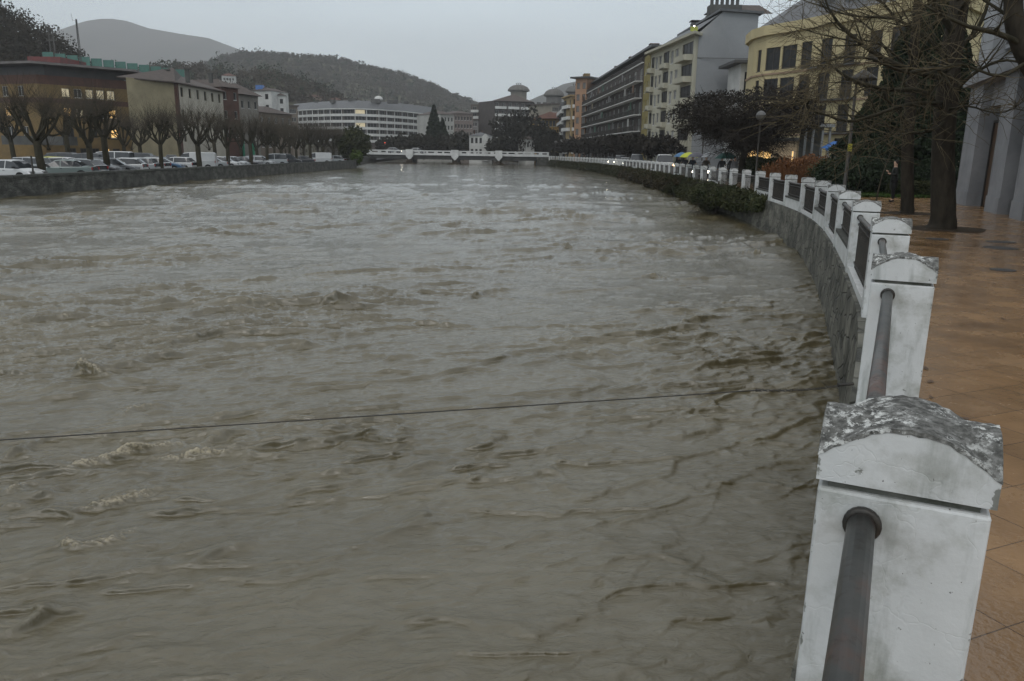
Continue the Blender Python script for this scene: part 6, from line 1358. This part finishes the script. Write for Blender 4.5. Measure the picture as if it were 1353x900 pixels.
# ------------------------------------------------------------------ PEOPLE
skinm=mat('skin',(.42,.27,.19),(.38,.24,.17),.6,20); hairm=mat('dark_hair',(.02,.015,.01),(.03,.02,.015),.7,40)
def skin(name,V,E,Rr,m,parent,sub=2):
    me=bpy.data.meshes.new(name); me.from_pydata([tuple(v) for v in V],E,[]); me.materials.append(m); o=link(name,me,parent)
    sk=o.modifiers.new('skin','SKIN'); sk.use_smooth_shade=True
    for i,r in enumerate(Rr):
        sv=me.skin_vertices[0].data[i]; sv.radius=(r,r) if not hasattr(r,'__len__') else r; sv.use_root=(i==0)
    ss=o.modifiers.new('sub','SUBSURF'); ss.levels=sub; ss.render_levels=sub; return o
def person(label,x,y,z,rz,coat,trs,hold=None,step=.12,hood=False,group=None,hem=.62):
    t=thing('person',label,'person',(x,y,z),rz,group); cm_=mat('coat_%s'%'_'.join(str(v) for v in coat),coat,None,.8,8); tm_=mat('trousers_%s'%'_'.join(str(v) for v in trs),trs,None,.8,8)
    sh=1.40; hand=Vector((.22,-.26,1.18)) if hold else Vector((.28,-.06,.82)); hand2=Vector((-.1,-.28,1.28)) if hold=='both' else Vector((-.28,-.04,.80))
    V=[(0,0,.95),(0,0,1.12),(0,0,1.32),(0,.0,1.47),(0,-.01,1.55),(0,-.015,1.64),(0,-.01,1.71),
       (.10,0,.88),(.11,-.02,.5),(.11,step*.3,.1),(.11,-.10,.05),(-.10,0,.88),(-.11,.03,.5),(-.11,step,.1),(-.11,step-.13,.05),
       (.17,0,sh),(.25,.02,1.14),tuple(hand),tuple(hand+Vector((-.02,-.06,.03))),(-.17,0,sh),(-.25,.02,1.14),tuple(hand2),tuple(hand2+Vector((.02,-.06,.03)))]
    E=[(0,1),(1,2),(2,3),(3,4),(4,5),(5,6),(0,7),(7,8),(8,9),(9,10),(0,11),(11,12),(12,13),(13,14),(2,15),(15,16),(16,17),(17,18),(2,19),(19,20),(20,21),(21,22)]
    Rr=[.13,.12,.13,.055,.075,.095,.07,.08,.055,.035,.035,.08,.055,.035,.035,.055,.042,.03,.028,.055,.042,.03,.028]
    skin('body',V,E,Rr,skinm,t,2)
    Vc=[(0,0,1.0),(0,0,1.2),(0,0,1.36),(0,.005,1.44),(0,0,.8),(0,0,hem),(.18,0,1.39),(.265,.02,1.14),tuple(hand+Vector((0,.03,-.02))),(-.18,0,1.39),(-.265,.02,1.14),tuple(hand2+Vector((0,.03,-.02)))]
    skin('coat',Vc,[(0,1),(1,2),(2,3),(0,4),(4,5),(2,6),(6,7),(7,8),(2,9),(9,10),(10,11)],[(.18,.15),(.17,.14),(.19,.14),.08,(.2,.16),(.21,.17),.08,.065,.05,.08,.065,.05],cm_,t,2)
    skin('trousers',[(0,0,.9),(.10,0,.82),(.11,-.02,.5),(.11,step*.3,.12),(-.10,0,.82),(-.11,.03,.5),(-.11,step,.12)],[(0,1),(1,2),(2,3),(0,4),(4,5),(5,6)],[.13,.1,.075,.06,.1,.075,.06],tm_,t,2)
    skin('shoes',[(.11,step*.3+.03,.05),(.11,step*.3-.17,.04),(-.11,step+.03,.05),(-.11,step-.17,.04)],[(0,1)],[.055,.05,.055,.05],rubber,t,1) if False else None
    for sx,yy in ((.11,step*.3),(-.11,step)): skin('shoe',[(sx,yy+.04,.05),(sx,yy-.06,.05),(sx,yy-.16,.04)],[(0,1),(1,2)],[.055,.05,.045],rubber,t,1)
    hm_=hairm if not hood else cm_
    skin('hood' if hood else 'hair',[(0,.03,1.56),(0,.035,1.67),(0,-.005,1.755)],[(0,1),(1,2)],[.09,.11,.1],hm_,t,2)
    return t
random.seed(4)
person('person in a long dark coat standing beside the slim tree, hands raised to the face',G(1178,267).x,33.4,0,R(-105),(.022,.024,.022),(.015,.015,.017),'both',.08,True,hem=.46)
def umbrella(label,x,y,z,colr,rad=.55,group='open umbrellas behind the railing'):
    t=thing('umbrella',label,'umbrella',(x,y,z),random.uniform(0,1),group); m_=mat('umbrella_%s'%'_'.join(str(v) for v in colr),colr,None,.6,3); mb=MB(); n=8
    rings=[(.03,.0),(.45,-.06),(.78,-.17),(1.0,-.31)]; pr=None
    for fr_,dz in rings:
        r=[((rad*fr_*(1 if k%2==0 else .955))*math.cos(PI*k/n),(rad*fr_*(1 if k%2==0 else .955))*math.sin(PI*k/n),dz*rad/.55+(.02 if k%2 and fr_>.9 else 0)) for k in range(2*n)]
        if pr:
            for k in range(2*n): mb.quad(pr[k],r[k],r[(k+1)%(2*n)],pr[(k+1)%(2*n)])
        pr=r
    part('canopy',mb,m_,t,True); mb=MB(); mb.tube([(0,0,.07),(0,0,-.82)],.01,6); part('shaft',mb,iron,t); mb=MB(); mb.tube([(0,0,-.82),(.0,0,-.9),(.04,0,-.93),(.08,0,-.9)],.016,6); part('handle',mb,dark_fr,t)
    mb=MB()
    for k in range(8): a=2*PI*k/8; mb.tube([(0,0,-.35),(rad*.55*math.cos(a),rad*.55*math.sin(a),-.12)],.004,3)
    part('ribs',mb,chrome,t)
um=[(892,72,(.05,.14,.27),'blue',.75),(903,68,(.42,.46,.03),'bright yellow green',.8),(915,64,(.10,.10,.12),'dark grey',.75),(934,62,(.42,.43,.44),'pale grey white',.72),(955,58,(.03,.12,.10),'dark green',.85)]
for k,(px,Y,c_,nm,rd) in enumerate(um):
    x=max(X(px,Y),rail_x(Y)+.8); 
    umbrella(nm+' open umbrella held up behind the white railing',x+.22,Y-.26,2.08,c_,rd)
    person('person walking under the '+nm+' umbrella behind the railing',x,Y,0.0,R(random.choice((0,170,20))) if False else 0,[(.03,.03,.035),(.05,.05,.06),(.03,.035,.05),(.08,.07,.06),(.06,.06,.065)][k],(.03,.03,.035),'one',.15,False,'people with umbrellas behind the railing')
for px,Y,lab,ct_ in ((972,57,'person in a pale jacket without an umbrella just left of the round tree trunk',(.28,.28,.29)),(967,59,'person in a grey jacket standing beside the one in pale jacket',(.14,.14,.15))):
    person(lab,X(px,Y),Y,0,R(20),ct_,(.03,.03,.035),None,.12,False,'people with umbrellas behind the railing')

g=np.random.default_rng(77); n=420; lx=g.random(n)*9+2.2; ly=g.random(n)*26+3; k_=lx>np.array([rail_x(v)+.35 for v in ly]); pts=np.stack([lx,ly,np.full(n,.012)],1)[k_]
m_=len(pts); an=g.random(m_)*2*PI; s_=.022+.03*g.random(m_); A_=np.stack([np.cos(an)*s_,np.sin(an)*s_,.004*g.random(m_)],1); B_=np.stack([-np.sin(an)*s_*.55,np.cos(an)*s_*.55,.004*g.random(m_)],1)
o=link('leaf_litter',np_mesh('leaf_litter',np.stack([pts-A_,pts-B_,pts+A_,pts+B_],1).reshape(-1,3),np.arange(m_*4).reshape(-1,4),mat('fallen_leaf',(.10,.05,.02),(.05,.03,.015),.5,9))); o['kind']='stuff'; o['label']='scattered small brown leaves on the wet paving'
